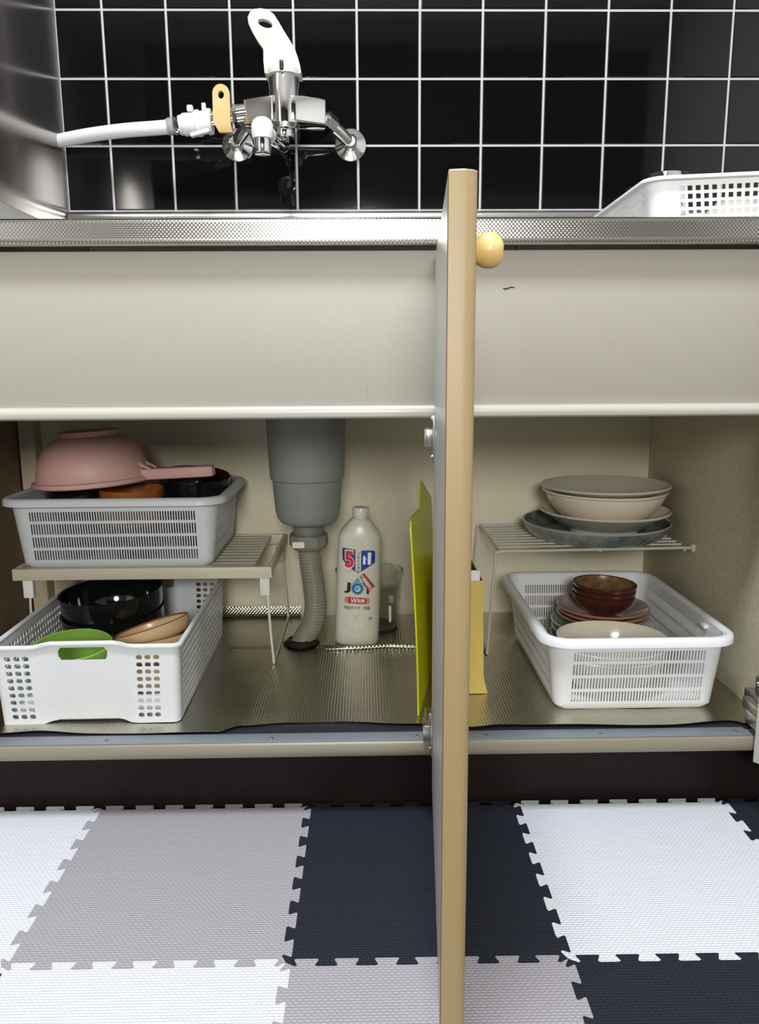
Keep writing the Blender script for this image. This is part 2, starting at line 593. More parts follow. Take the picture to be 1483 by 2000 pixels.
# kickboard
b = B(); box(b, (CX0, 1.031, 0.0), (EX1, 1.046, 0.112)); cpart('kickboard', b, 'kick', smooth=False)
# centre stile that carries the middle door
b = B(); box(b, (0.0885, 0.986, FL), (0.106, 1.012, 0.569), 0.001); cpart('centre_stile', b, 'laminate')


def make_door(name, hinge, rotz, length, zb, zt, knob=True):
    T = 0.0205
    bm = B()
    # plan outline: flat inner face (x=0), rounded outer front corner at the free end
    rad = 0.0095
    pts = [(0, 0), (0, -length)]
    flat = T - rad
    pts += [(flat, -length)]
    pts += [(flat + rad * math.sin(t), -length + rad * 0.75 * (1 - math.cos(t))) for t in [k * PI / 2 / 6 for k in range(1, 7)]]
    pts += [(T, 0)]
    n = len(pts)
    v0 = [bm.verts.new((x, y, zb)) for x, y in pts]
    v1 = [bm.verts.new((x, y, zt)) for x, y in pts]
    bm.faces.new(v0[::-1]); tf = bm.faces.new(v1); tf.material_index = 1
    for i in range(n):
        f = bm.faces.new((v0[i], v0[(i + 1) % n], v1[(i + 1) % n], v1[i]))
        f.material_index = 0 if i == 0 else (1 if i == 1 else (2 if i < n - 1 else 2))
    bmesh.ops.bevel(bm, geom=list(tf.edges), offset=0.0012, segments=2, affect='EDGES', profile=.5)
    d = part(name, bm, ['door_face', 'door_edge', 'door_edge'], cab, angle=25)
    d.location = (hinge[0] - W_[0], hinge[1] - W_[1], 0)
    d.rotation_euler = (0, 0, rotz)
    # glued seam of the edge band
    bm = B(); box(bm, (-0.0005, -length - 0.0002, zb + .002), (0.0003, -length + 0.0006, zt - 0.003))
    part('edge_seam', bm, 'door_seam', d, smooth=False)
    if knob:
        bm = B()
        pr = [(0, 0.0305), (0.006, 0.0300), (0.0105, 0.0275), (0.0128, 0.0232), (0.0132, 0.019), (0.0122, 0.0145),
              (0.0098, 0.0105), (0.0075, 0.0075), (0.0068, 0.0045), (0.0075, 0.0)]
        lathe(bm, pr, 28, X=Matrix.Rotation(PI / 2, 4, 'Y'))
        for v in bm.verts:
            v.co += Vector((T - 0.0085, -length + 0.034, 0.7165))
        part('knob', bm, 'knob_wood', d, smooth=True)
    return d


def hinge_bm():
    """concealed hinge: local x points away from the door face (negative), y into the cabinet"""
    bm = B()
    box(bm, (-0.0022, -0.030, -0.030), (0.0, -0.004, 0.030), 0.0008)            # plate screwed to the door
    box(bm, (-0.013, -0.024, -0.010), (-0.0018, 0.004, 0.012), 0.002)           # cup
    box(bm, (-0.010, -0.004, -0.006), (-0.003, 0.045, 0.007), 0.0015)           # arm
    for z in (-0.023, 0.024):
        lathe(bm, [(0, 0.0035), (0.002, 0.003), (0.0034, 0.0012), (0.0034, 0)], 10, c=(0, 0, 0),
              X=Matrix.Translation((-0.002, -0.016, z)) @ Matrix.Rotation(-PI / 2, 4, 'Y'))
    return bm


door = make_door('door', (0.0855, 0.967), -math.radians(3.84), 0.402, 0.070, 0.7660)
for z in (0.546, 0.158):
    h = part('hinge', hinge_bm(), 'hinge_metal', door)
    h.location = (0, 0.0, z)
door_r = make_door('door', (0.522, 0.962), math.radians(40), 0.405, 0.102, 0.7705, knob=False)
# the hinge of the other door sits on the side panel
b = B()
box(b, (0.548, 1.000, 0.150), (0.561, 1.052, 0.166), 0.002)
box(b, (0.535, 0.985, 0.146), (0.552, 1.030, 0.163), 0.002)
box(b, (0.522, 0.962, 0.140), (0.541, 0.995, 0.160), 0.003)
box(b, (0.5575, 1.004, 0.138), (0.5615, 1.04, 0.188), 0.001)
for y, z in ((1.03, .18), (1.045, .158), (1.015, .1685)):
    lathe(b, [(0, 0.004), (0.003, 0.0035), (0.004, 0.001), (0.004, 0)], 10, X=Matrix.Translation((0.5575, y, z)) @ Matrix.Rotation(-PI / 2, 4, 'Y'))
for v in b.verts:
    v.co.z += 0.005
h2 = part('hinge', b, 'hinge_metal', cab, world=W_)

# ------------------------------------------------------------------ steel counter
ct_loc = (-0.045, 1.25, 0.7725)
ct = thing('steel_counter', 'stainless steel sink counter with dimpled front edge over the cabinet', 'counter', ct_loc)
KX0, KX1 = -0.69, 0.775
b = B()
pr = [(0.9655, 0.7755), (0.9628, 0.7775), (0.9625, 0.7795), (0.9645, 0.7815),
      (0.9655, 0.7835), (0.9655, 0.8020), (0.9672, 0.8050), (0.9705, 0.8072), (0.9760, 0.8083), (0.9835, 0.8072), (0.9880, 0.8030), (0.9930, 0.7990),
      (0.9930, 0.7960), (0.9760, 0.7755)]
prism(b, pr, KX0, KX1, 'X'); part('front_edge', b, 'steel_embossed', ct, world=ct_loc, angle=24)
b = B()
pr = [(1.510, 0.7985), (1.514, 0.806), (1.5155, 0.82), (1.5155, 0.905), (1.5165, 0.9125), (1.5195, 0.9175), (1.5245, 0.9195), (1.5315, 0.9195), (1.5315, 0.7985)]
prism(b, pr, -0.548, KX1, 'X'); part('back_upstand', b, 'steel', ct, world=ct_loc, angle=50)
b = B()
box(b, (-0.556, 0.9935, 0.7995), (-0.549, 1.5145, 0.882), 0.0008); part('side_upstand', b, 'steel_side', ct, world=ct_loc)
# worktop strips around the basin
SX0, SX1, SY0, SY1 = -0.36, 0.20, 1.06, 1.45
b = B()
box(b, (KX0, 0.993, 0.7905), (SX0, 1.512, 0.7985)); box(b, (SX1, 0.993, 0.7905), (KX1, 1.512, 0.7985))
box(b, (SX0, 0.993, 0.7905), (SX1, SY0, 0.7985)); box(b, (SX0, SY1, 0.7905), (SX1, 1.512, 0.7985))
part('worktop', b, 'steel', ct, world=ct_loc, smooth=False)
b = B()
t_ = 0.0012
for lo, hi in (((SX0, SY0, .62), (SX1, SY0 + t_, .7985)), ((SX0, SY1 - t_, .62), (SX1, SY1, .7985)), ((SX0, SY0, .62), (SX0 + t_, SY1, .7985)),
               ((SX1 - t_, SY0, .62), (SX1, SY1, .7985)), ((SX0, SY0, .618), (SX1, SY1, .62))):
    box(b, lo, hi)
part('basin', b, 'steel', ct, world=ct_loc, smooth=False)

# ------------------------------------------------------------------ foil lining
edge = [(-0.66, 1.0), (-0.508, 1.003), (-0.455, 1.010), (-0.386, 1.003), (-0.296, 1.0), (-0.208, 1.0), (-0.18, 1.017), (-0.111, 1.028), (-0.046, 1.029),
        (0.062, 1.016), (0.084, 1.0145), (0.112, 1.0145), (0.135, 1.003), (0.144, 1.002), (0.185, 1.008), (0.269, 1.006), (0.408, 1.0), (0.512, 1.012), (0.53, 1.003), (0.56, 1.003)]


def interp(tab, x):
    if x <= tab[0][0]:
        return tab[0][1]
    for (a, ya), (b_, yb) in zip(tab, tab[1:]):
        if x <= b_:
            t = (x - a) / (b_ - a)
            t = t * t * (3 - 2 * t)
            return ya + (yb - ya) * t
    return tab[-1][1]


from mathutils import noise as mnoise


def foil_sheet(label, x0, x1, yfront, yback, z, nx, ny, zfun):
    bm = B()
    rows = []
    for j in range(ny + 1):
        r = []
        for i in range(nx + 1):
            x = x0 + (x1 - x0) * i / nx
            ya, yb = yfront(x), yback(x)
            y = ya + (yb - ya) * j / ny
            zz = z + zfun(x, y, j / ny)
            r.append(bm.verts.new((x, y, zz)))
        rows.append(r)
    for j in range(ny):
        for i in range(nx):
            bm.faces.new((rows[j][i], rows[j][i + 1], rows[j + 1][i + 1], rows[j + 1][i]))
    ex = bmesh.ops.extrude_face_region(bm, geom=list(bm.faces))
    for v in [g for g in ex['geom'] if isinstance(g, bmesh.types.BMVert)]:
        v.co.z -= 0.0004
    o = part('foil_sheet', bm, 'foil', angle=60)
    return tag(o, label, 'foil sheet', 'foil sheets lining the cabinet floor')


def wob(x, y):
    return 0.0007 * mnoise.noise((x * 16, y * 16, 3.1)) + 0.0007 * mnoise.noise((x * 5, y * 5, 1.7))


def zf_front(x, y, t):
    lift = max(0.0, 1 - t * 9) * 0.0030 * (0.6 + 0.4 * math.sin(x * 21))
    back = 0.0
    if t > 0.95 and x > -0.09:
        back = 0.0055 * ((t - 0.95) / 0.05) ** 1.5
    return wob(x, y) + max(lift, 0) + back


fl1 = foil_sheet('silver foil sheet lining the front of the cabinet floor in front of the bottle', -0.655, 0.135, lambda x: interp(edge, x), lambda x: 1.324 + 0.004 * math.sin(x * 40), 0.1362, 120, 50, zf_front)
fl3 = foil_sheet('silver foil sheet lining the cabinet floor under the white plate basket', 0.136, 0.5612, lambda x: interp(edge, x), lambda x: 1.519, 0.1362, 70, 60,
                 lambda x, y, t: wob(x, y) + max(0.0, 1 - t * 12) * 0.003)
fl2 = foil_sheet('silver foil sheet behind the bottle, lining the back of the cabinet floor', -0.630, 0.134, lambda x: 1.300, lambda x: 1.514, 0.1362, 100, 24,
                 lambda x, y, t: wob(x, y) - (0.0013 if y < 1.335 else 0.0))
# its back edge turned up the wall
b = B()
nx = 90
r0, r1 = [], []
for i in range(nx + 1):
    x = -0.629 + (0.494) * i / nx
    w1 = 0.0015 * mnoise.noise((x * 30, 0, 0))
    r0.append([b.verts.new((x, 1.5135 - 0.009 * (1 - k / 6) ** 2 + w1 * .5, 0.1372 + 0.019 * k / 6 + w1 * (k / 6))) for k in range(7)])
for i in range(nx):
    for k in range(6):
        b.faces.new((r0[i][k], r0[i + 1][k], r0[i + 1][k + 1], r0[i][k + 1]))
ex = bmesh.ops.extrude_face_region(b, geom=list(b.faces))
for v in [g for g in ex['geom'] if isinstance(g, bmesh.types.BMVert)]:
    v.co.y += 0.0005
part('turned_up_edge', b, 'foil_curl', fl2, angle=60)
# curled edge in front of the bottle
b = B()
nx = 60
r0 = []
for i in range(nx + 1):
    x = -0.085 + 0.2 * i / nx
    s_ = min(1, i / 14)
    w1 = 0.0012 * mnoise.noise((x * 40, 2, 0))
    r0.append([b.verts.new((x, 1.319 + 0.004 * math.sin(x * 40) - 0.004 * math.cos(t) + w1, 0.1378 + (0.0055 * math.sin(t) + 0.001) * s_)) for t in [k * PI * .8 / 6 for k in range(7)]])
for i in range(nx):
    for k in range(6):
        b.faces.new((r0[i][k], r0[i + 1][k], r0[i + 1][k + 1], r0[i][k + 1]))
ex = bmesh.ops.extrude_face_region(b, geom=list(b.faces))
for v in [g for g in ex['geom'] if isinstance(g, bmesh.types.BMVert)]:
    v.co.z -= 0.0004
part('curled_edge', b, 'foil_curl', fl1, angle=60)

FZ = 0.1367          # top of the foil

# ------------------------------------------------------------------ faucet
fw = (-0.128, 1.53, 1.035)
fc = thing('wall_faucet', 'chrome wall mixer tap with white lever on the black tiles', 'faucet', fw)


def fpart(name, bm, m, parent=None, **k):
    return part(name, bm, m, parent or fc, world=fw, **k)


RY = Matrix.Rotation(PI / 2, 4, 'X')          # local z -> -y (towards the room)
for x in (-0.2315, -0.0235):
    b = B()
    lathe(b, [(0.0, 0.027), (0.0115, 0.027), (0.0135, 0.025), (0.0140, 0.013), (0.0165, 0.011), (0.0265, 0.005), (0.0285, 0.003), (0.0288, 0.0), (0, 0)], 36,
          X=Matrix.Translation((x, 1.5315, 1.036)) @ RY)
    fl = fpart('flange', b, 'chrome')
    b = B()
    lathe(b, [(0.0, 0.0020), (0.0085, 0.0020), (0.0095, 0.001), (0.0095, 0)], 24, X=Matrix.Translation((x, 1.5045, 1.036)) @ RY)
    fpart('stop_screw', b, 'steel_side', fl)
    b = B(); box(b, (x - 0.0011, 1.5018, 1.029), (x + 0.0011, 1.5032, 1.043))
    fpart('screw_slot', b, 'screw_metal', fl, smooth=False)
for x, xb in ((-0.2315, -0.188), (-0.0235, -0.074)):
    b = B()
    tube(b, smooth_path([(x, 1.516, 1.036), (x * .62 + xb * .38, 1.490, 1.047), (xb, 1.457, 1.065)], 5), 0.0112, 16)
    lg = fpart('supply_leg', b, 'chrome')
    b = B()
    p0 = Vector((x * .42 + xb * .58, 1.4760, 1.0535)); p1 = Vector((x * .16 + xb * .84, 1.4630, 1.0610))
    tube(b, [p0, p1], 0.0155, 6)
    fpart('nut', b, 'chrome', lg, smooth=False)
# body
b = B()
prism(b, [(-0.2065, 1.441), (-0.2065, 1.474), (-0.0640, 1.474), (-0.0640, 1.441), (-0.116, 1.418), (-0.154, 1.418)], 1.0455, 1.0870, 'Z')
bmesh.ops.bevel(b, geom=list(b.edges), offset=0.003, segments=3, affect='EDGES', profile=0.5)
fpart('body', b, 'chrome')
b = B()
lathe(b, [(0, 1.038), (0.021, 1.038), (0.0258, 1.044), (0.0262, 1.122), (0.0245, 1.126), (0, 1.126)], 40, c=(-0.1350, 1.4400, 0))
fpart('cartridge_housing', b, 'chrome')
# lever with a hole
b = B()
outl = [(520, 154), (519, 136), (520, 118), (511, 107), (503, 94), (497, 82), (496, 73), (500, 66), (508, 61), (519, 60), (531, 62), (541, 68), (549, 79), (558, 93), (567, 106), (575, 119), (580, 132), (583, 143), (584, 154)]
k_ = 0.00096
outp = [((x - 551) * k_, (154 - y) * k_) for x, y in outl]
holp = [((525.5 + 12.5 * math.cos(t) - 551) * k_, (154 - (81.5 + 6.2 * math.sin(t) + 0.22 * 12.5 * math.cos(t))) * k_) for t in [2 * PI * i / 20 for i in range(20)]]
no = [b.verts.new((x, 0, z)) for x, z in outp]
nh = [b.verts.new((x, 0, z)) for x, z in holp]
es = [b.edges.new((no[i], no[(i + 1) % len(no)])) for i in range(len(no))] + [b.edges.new((nh[i], nh[(i + 1) % len(nh)])) for i in range(len(nh))]
bmesh.ops.triangle_fill(b, use_beauty=True, edges=es)
ex = bmesh.ops.extrude_face_region(b, geom=list(b.faces))
newv = set(g for g in ex['geom'] if isinstance(g, bmesh.types.BMVert))
for v in b.verts:
    h_ = v.co.z
    th = 0.030 * max(0, 1 - h_ / 0.04) + 0.011
    yb = -0.25 * h_ - 0.012
    wide = 1.0
    if v in newv:
        v.co.y = yb + th
    else:
        bul = 0.014 * max(0, 1 - h_ / 0.045) * max(0, 1 - (v.co.x / 0.03) ** 2)
        v.co.y = yb - bul
    v.co += Vector((-0.1362, 1.4400, 1.1235))
lev = fpart('lever', b, 'lever_white', angle=50)
b = B(); lathe(b, [(0.0, 0.0), (0.0288, 0.0), (0.0296, 0.004), (0.0290, 0.013), (0.026, 0.019), (0, 0.021)], 36, c=(-0.1350, 1.4400, 1.1215))
fpart('lever_collar', b, 'lever_white', lev)
b = B(); box(b, (-0.1388, 1.4065, 1.1225), (-0.1318, 1.4140, 1.1375), 0.002)
fpart('lever_notch_shade', b, 'p_black', lev)  # black block paints the shade inside the set-screw hole, which is not carved
# spout
b = B()
tube(b, smooth_path([(-0.1362, 1.440, 1.050), (-0.1368, 1.440, 1.028), (-0.137, 1.434, 1.011), (-0.139, 1.415, 1.003), (-0.146, 1.385, 1.001), (-0.155, 1.350, 1.003), (-0.159, 1.338, 1.004)], 6), 0.0098, 16)
spo = fpart('spout', b, 'chrome')
b = B(); lathe(b, [(0, 0), (0.0155, 0), (0.0165, 0.003), (0.0165, 0.014), (0.0150, 0.017), (0, 0.017)], 24, c=(-0.1362, 1.440, 1.024))
fpart('swivel_nut', b, 'chrome', spo)
b = B()
lathe(b, [(0, 0.0195), (0.008, 0.0188), (0.0135, 0.0150), (0.0165, 0.008), (0.0170, 0.0), (0.0168, -0.008), (0.0155, -0.013), (0, -0.013)], 32, c=(-0.1612, 1.332, 1.006), sx=1.05)
tube(b, [(-0.1605, 1.336, 1.004), (-0.155, 1.352, 1.003)], 0.0148, 18)
fpart('nozzle', b, 'hose_white', spo)
b = B(); lathe(b, [(0, -0.013), (0.0135, -0.013), (0.0140, -0.020), (0.0140, -0.033), (0.0125, -0.036), (0, -0.034)], 32, c=(-0.1618, 1.332, 1.006))
fpart('aerator', b, 'chrome', spo)
# branch valve
b = B()
tube(b, [(-0.203, 1.452, 1.068), (-0.220, 1.451, 1.0655)], 0.0150, 16)
tube(b, [(-0.220, 1.451, 1.0655), (-0.226, 1.451, 1.065)], 0.0175, 6)
tube(b, [(-0.226, 1.451, 1.065), (-0.278, 1.449, 1.0545)], 0.0125, 18)
bv = fpart('branch_valve', b, 'chrome')
b = B()
ol = []
for t in [PI * i / 10 for i in range(11)]:
    ol.append((-0.2415 + 0.0145 * math.cos(t), 1.0925 + 0.0145 * math.sin(t)))
ol += [(-0.2555, 1.046), (-0.2470, 1.030), (-0.2245, 1.030), (-0.2265, 1.046)]
hl = [(-0.2415 + 0.0050 * math.cos(t), 1.0900 + 0.0065 * math.sin(t)) for t in [2 * PI * i / 14 for i in range(14)]]
no = [b.verts.new((x, 1.437, z)) for x, z in ol]
nh = [b.verts.new((x, 1.437, z)) for x, z in hl]
es = [b.edges.new((no[i], no[(i + 1) % len(no)])) for i in range(len(no))] + [b.edges.new((nh[i], nh[(i + 1) % len(nh)])) for i in range(len(nh))]
bmesh.ops.triangle_fill(b, use_beauty=True, edges=es)
ex = bmesh.ops.extrude_face_region(b, geom=list(b.faces))
for v in [g for g in ex['geom'] if isinstance(g, bmesh.types.BMVert)]:
    v.co.y -= 0.008
for v in b.verts:                       # bend the tongue forward around the tube
    v.co.y -= 0.010 * max(0, 1 - abs(v.co.z - 1.055) / 0.028)
fpart('valve_lever', b, 'valve_beige', bv, angle=50)

# hose with its connector
hs_loc = (-0.30, 1.45, 1.04)
hs = thing('tap_hose', 'white hose with plastic connector clipped to the chrome tap', 'hose', hs_loc)
b = B()
tube(b, smooth_path([(-0.327, 1.449, 1.0455), (-0.36, 1.45, 1.043), (-0.42, 1.461, 1.042), (-0.49, 1.485, 1.041), (-0.5485, 1.507, 1.038)], 8), 0.0118, 18)
part('hose', b, 'hose_white', hs, world=hs_loc)
b = B()
tube(b, [(-0.340, 1.449, 1.0447), (-0.315, 1.449, 1.0475)], 0.0132, 18)
for i in range(3):
    x = -0.337 + i * 0.008
    tube(b, [(x, 1.449, 1.0452 + i * .0008), (x + 0.004, 1.449, 1.0456 + i * .0008)], 0.0145, 18)
part('hose_clamp', b, 'clear', hs, world=hs_loc)
b = B()
tube(b, [(-0.318, 1.449, 1.047), (-0.312, 1.449, 1.0477), (-0.311, 1.449, 1.0478), (-0.290, 1.449, 1.050), (-0.289, 1.449, 1.050), (-0.282, 1.449, 1.0508), (-0.281, 1.449, 1.051), (-0.270, 1.449, 1.0525), (-0.269, 1.449, 1.0526), (-0.262, 1.449, 1.053)],
     [0.016, 0.0165, 0.0185, 0.0185, 0.0215, 0.0215, 0.019, 0.019, 0.0215, 0.0205], 24)
con = part('connector', b, 'hose_white', hs, world=hs_loc)
b = B(); box(b, (-0.302, 1.434, 1.066), (-0.292, 1.444, 1.076), 0.0015); part('release_clip', b, 'hose_white', con, world=hs_loc)
b = B(); box(b, (-0.277, 1.436, 1.068), (-0.270, 1.444, 1.080), 0.0015); part('release_clip', b, 'hose_white', con, world=hs_loc)
b = B()
box(b, (-0.296, 1.420, 1.0245), (-0.262, 1.432, 1.0315), 0.002, X=Matrix.Translation((-.28, 1.43, 1.028)) @ Matrix.Rotation(-0.25, 4, 'Y') @ Matrix.Translation((.28, -1.43, -1.028)))
part('release_clip', b, 'hose_white', con, world=hs_loc)

# ------------------------------------------------------------------ perforated baskets


def shell(bm, dims, us, vs, holes, thick, off=None, mi=0):
    """thin wall around a tapered rounded rectangle.
    dims(v) -> hx, hy, r, z ; us: list of stations (side, t, normal angle) ; holes: dict (ui, vi) -> None or (mu, mv, cu, cv)
    off(side, t, v) -> (inward shift, dz) lets a wall bulge."""
    n, mrow = len(us), len(vs)
    O, I = [], []
    for v in vs:
        hx, hy, r, z = dims(v)
        ro, ri = [], []
        for (kind, s, t) in us:
            if kind == 'side':
                a = [(-(hx - r), -hy), (hx, -(hy - r)), (hx - r, hy), (-hx, hy - r)][s]
                c = [(hx - r, -hy), (hx, hy - r), (-(hx - r), hy), (-hx, -(hy - r))][s]
                p = Vector((a[0] + (c[0] - a[0]) * t, a[1] + (c[1] - a[1]) * t))
                nn = Vector([(0, -1), (1, 0), (0, 1), (-1, 0)][s])
            else:
                cc = [(hx - r, -(hy - r)), (hx - r, hy - r), (-(hx - r), hy - r), (-(hx - r), -(hy - r))][s]
                an = -PI / 2 + s * PI / 2 + t * PI / 2
                nn = Vector((math.cos(an), math.sin(an)))
                p = Vector(cc) + nn * r
            sh, dz = off(kind, s, t, v) if off else (0, 0)
            p = p - nn * sh
            ro.append(bm.verts.new((p.x, p.y, z + dz)))
            q = p - nn * thick
            ri.append(bm.verts.new((q.x, q.y, z + dz)))
        O.append(ro); I.append(ri)

    def lerp4(c, a, b_):
        return (c[0].co * (1 - a) * (1 - b_) + c[1].co * a * (1 - b_) + c[2].co * a * b_ + c[3].co * (1 - a) * b_)

    nf = []
    for j in range(mrow - 1):
        for i in range(n):
            k = (i + 1) % n
            co = (O[j][i], O[j][k], O[j + 1][k], O[j + 1][i])
            ci = (I[j][i], I[j][k], I[j + 1][k], I[j + 1][i])
            if holes.get((i, j)) == 'skip':
                continue
            if (i, j) in holes:
                if len(holes[(i, j)]) == 5:
                    co = (O[j][i], O[j][k], O[j + 2][k], O[j + 2][i])
                    ci = (I[j][i], I[j][k], I[j + 2][k], I[j + 2][i])
                mu, mv, cu, cv = holes[(i, j)][:4]
                pts = [(mu + cu, mv), (1 - mu - cu, mv), (1 - mu, mv + cv), (1 - mu, 1 - mv - cv), (1 - mu - cu, 1 - mv), (mu + cu, 1 - mv), (mu, 1 - mv - cv), (mu, mv + cv)]
                if cu == 0:
                    pts = [(mu, mv), (1 - mu, mv), (1 - mu, 1 - mv), (mu, 1 - mv)]
                ho = [bm.verts.new(lerp4(co, a, b_)) for a, b_ in pts]
                hi = [bm.verts.new(lerp4(ci, a, b_)) for a, b_ in pts]
                for c4, hh in ((co, ho), (ci, hi)):
                    if cu == 0:
                        for q in range(4):
                            nf.append(bm.faces.new((c4[q], c4[(q + 1) % 4], hh[(q + 1) % 4], hh[q])))
                    else:
                        nf.append(bm.faces.new((c4[0], c4[1], hh[1], hh[0])))
                        nf.append(bm.faces.new((c4[1], hh[2], hh[1])))
                        nf.append(bm.faces.new((c4[1], c4[2], hh[3], hh[2])))
                        nf.append(bm.faces.new((c4[2], hh[4], hh[3])))
                        nf.append(bm.faces.new((c4[2], c4[3], hh[5], hh[4])))
                        nf.append(bm.faces.new((c4[3], hh[6], hh[5])))
                        nf.append(bm.faces.new((c4[3], c4[0], hh[7], hh[6])))
                        nf.append(bm.faces.new((c4[0], hh[0], hh[7])))
                L = len(ho)
                for q in range(L):
                    nf.append(bm.faces.new((ho[q], ho[(q + 1) % L], hi[(q + 1) % L], hi[q])))
            else:
                nf.append(bm.faces.new(co))
                nf.append(bm.faces.new(ci[::-1]))
    for i in range(n):
        k = (i + 1) % n
        nf.append(bm.faces.new((O[-1][i], O[-1][k], I[-1][k], I[-1][i])))
        nf.append(bm.faces.new((O[0][i], I[0][i], I[0][k], O[0][k])))
    # floor of the basket
    bot_o = [bm.verts.new(v.co) for v in I[0]]
    bot_u = [bm.verts.new(v.co + Vector((0, 0, -0.0))) for v in O[0]]
    zt = I[0][0].co.z + thick
    for v in bot_o:
        v.co.z = zt
    nf.append(bm.faces.new(bot_o))
    nf.append(bm.faces.new(bot_u[::-1]))
    for f in nf:
        f.material_index = mi
    return O, I


def stations(counts, margin, gap_cells, corner=6):
    """counts: number of hole columns on each of the four sides; margin: plain fraction at both ends of each side"""
    us, cols = [], []
    for s in range(4):
        n = counts[s]
        us.append(('side', s, 0.0))
        if n:
            for i in range(n + 1):
                t = margin + (1 - 2 * margin) * i / n
                if i < n:
                    cols.append(len(us))
                us.append(('side', s, t))
        us.append(('side', s, 1.0))
        for k in range(1, corner):
            us.append(('corner', s, k / corner))
    return us, cols


def rim_bm(hx, hy, r, prof, corner=8, shift=(0, 0, 0)):
    """sweep a small (outward, z) profile around a rounded rectangle"""
    bm = B()
    st = []
    for s in range(4):
        cc = [(hx - r, -(hy - r)), (hx - r, hy - r), (-(hx - r), hy - r), (-(hx - r), -(hy - r))][s]
        for k in range(corner + 1):
            an = -PI / 2 + s * PI / 2 + k / corner * PI / 2
            nn = Vector((math.cos(an), math.sin(an)))
            st.append((Vector(cc) + nn * r, nn))
    rings = [[bm.verts.new((p.x + nn.x * o + shift[0], p.y + nn.y * o + shift[1], z + shift[2])) for o, z in prof] for p, nn in st]
    n, m_ = len(rings), len(prof)
    for i in range(n):
        for k in range(m_):
            bm.faces.new((rings[i][k], rings[(i + 1) % n][k], rings[(i + 1) % n][(k + 1) % m_], rings[i][(k + 1) % m_]))
    return bm


def slot_basket(label, loc, rotz, hx, hy, m, counts, H=0.116):
    """plastic basket with narrow upright slots in four rows, flared walls and a rolled rim"""
    root = thing('slotted_basket', label, 'basket', loc, (0, 0, rotz))
    us, cols = stations(counts, 0.02, 0)

    def dims(v):
        k = 0.84 + 0.16 * v
        ez = v * H
        rr = 0.016 + 0.014 * v
        dx = hx - 0.014 * (1 - v)
        dy = hy - 0.014 * (1 - v)
        if v < 0.06:
            dx -= 0.005 * (1 - v / 0.06); dy -= 0.005 * (1 - v / 0.06)
        return dx, dy, rr, ez
    vs = [0.0, 0.02, 0.06, 0.115, 0.265, 0.30, 0.46, 0.495, 0.655, 0.69, 0.85 - 0.02, 0.90, 1.0]
    rows = [3, 5, 7, 9]
    holes = {}
    for c in cols:
        for r_ in rows:
            holes[(c, r_)] = (0.24, 0.0, 0.0, 0.0)
    # zero vertical margin would pinch faces: use a small one
    holes = {k: (0.24, 0.02, 0.0, 0.0) for k in holes}
    bm = B()
    shell(bm, dims, us, vs, holes, 0.0016)
    body = part('body', bm, m, root, angle=40)
    rim = rim_bm(hx, hy, 0.030, [(-0.002, H - 0.001), (0.000, H + 0.0015), (0.004, H + 0.0030), (0.009, H + 0.0024), (0.0125, H - 0.0008), (0.0130, H - 0.0095), (0.0115, H - 0.0097), (0.0105, H - 0.0025), (0.006, H - 0.001), (0.0005, H - 0.003)])
    part('rim', rim, m, root, angle=60)
    # small hand-hold tab below the rim on both long sides
    for s in (-1, 1):
        bm = B(); box(bm, (s * hx + (-0.002 if s < 0 else -0.011) - (0.011 if s < 0 else -0.002), -hy * .55 - 0.008, H - 0.012), (s * hx + (0.011 if s > 0 else 0.002), -hy * .55 + 0.008, H - 0.0065), 0.001)
        part('tab', bm, m, root)
    return root


# basket on the rack (long side to the front) and basket on the floor (short side to the front)
UB = (-0.4145, 1.366, 0.3086)
ub = slot_basket('greyish white slotted basket on the rack, holding the pink scoop and bowls', UB, 0.004, 0.1705, 0.126, 'plastic_grey', (64, 44, 64, 44), 0.116)
RBc = (0.3895, 1.217, FZ)
rb = slot_basket('white slotted basket on the foil holding brown bowls and plates', RBc, 0.0, 0.1295, 0.176, 'plastic_white', (44, 64, 44, 64), 0.114)

# ------------------------------------------------------------------ drawer basket with handle
LBc = (-0.3965, 1.217, FZ)
lb = thing('drawer_basket', 'cream plastic basket with handle slot and square holes beneath the rack', 'basket', LBc, (0, 0, 0.012))
us, fronts, sides = [], [], []
for s in range(4):
    us.append(('side', s, 0.0))
    if s in (0, 2):
        tb = 0.045
        for i in range(4):
            t = 0.022 + 0.052 * i
            if i < 3:
                fronts.append(len(us))
            us.append(('side', s, t))
        for t in (0.21, 0.25, 0.30):
            us.append(('side', s, t))
        hcell = len(us)
        us.append(('side', s, 0.335)); us.append(('side', s, 0.625))
        fronts.append(('h', hcell))
        for t in (0.66, 0.70, 0.745):
            us.append(('side', s, t))
        for i in range(4):
            t = 0.785 + 0.050 * i
            if i < 3:
                fronts.append(len(us))
            us.append(('side', s, t))
    else:
        n = 32
        for i in range(n + 1):
            t = 0.03 + 0.94 * i / n
            if i < n:
                sides.append(len(us))
            us.append(('side', s, t))
    us.append(('side', s, 1.0))
    for k in range(1, 4):
        us.append(('corner', s, k / 4))
vs = [0.0, 0.055] + [0.055 + 0.84 * i / 9 for i in range(1, 10)] + [0.955, 1.0]
HL = 0.1165
holes = {}
for c in fronts:
    if isinstance(c, tuple):
        holes[(c[1], 9)] = (0.01, 0.06, 0.05, 0.26, 2)
        holes[(c[1], 10)] = 'skip'
    else:
        for r_ in range(1, 10):
            holes[(c, r_)] = (0.15, 0.18, 0.16, 0.16)
for c in sides:
    for r_ in range(1, 10):
        holes[(c, r_)] = (0.15, 0.18, 0.16, 0.16)


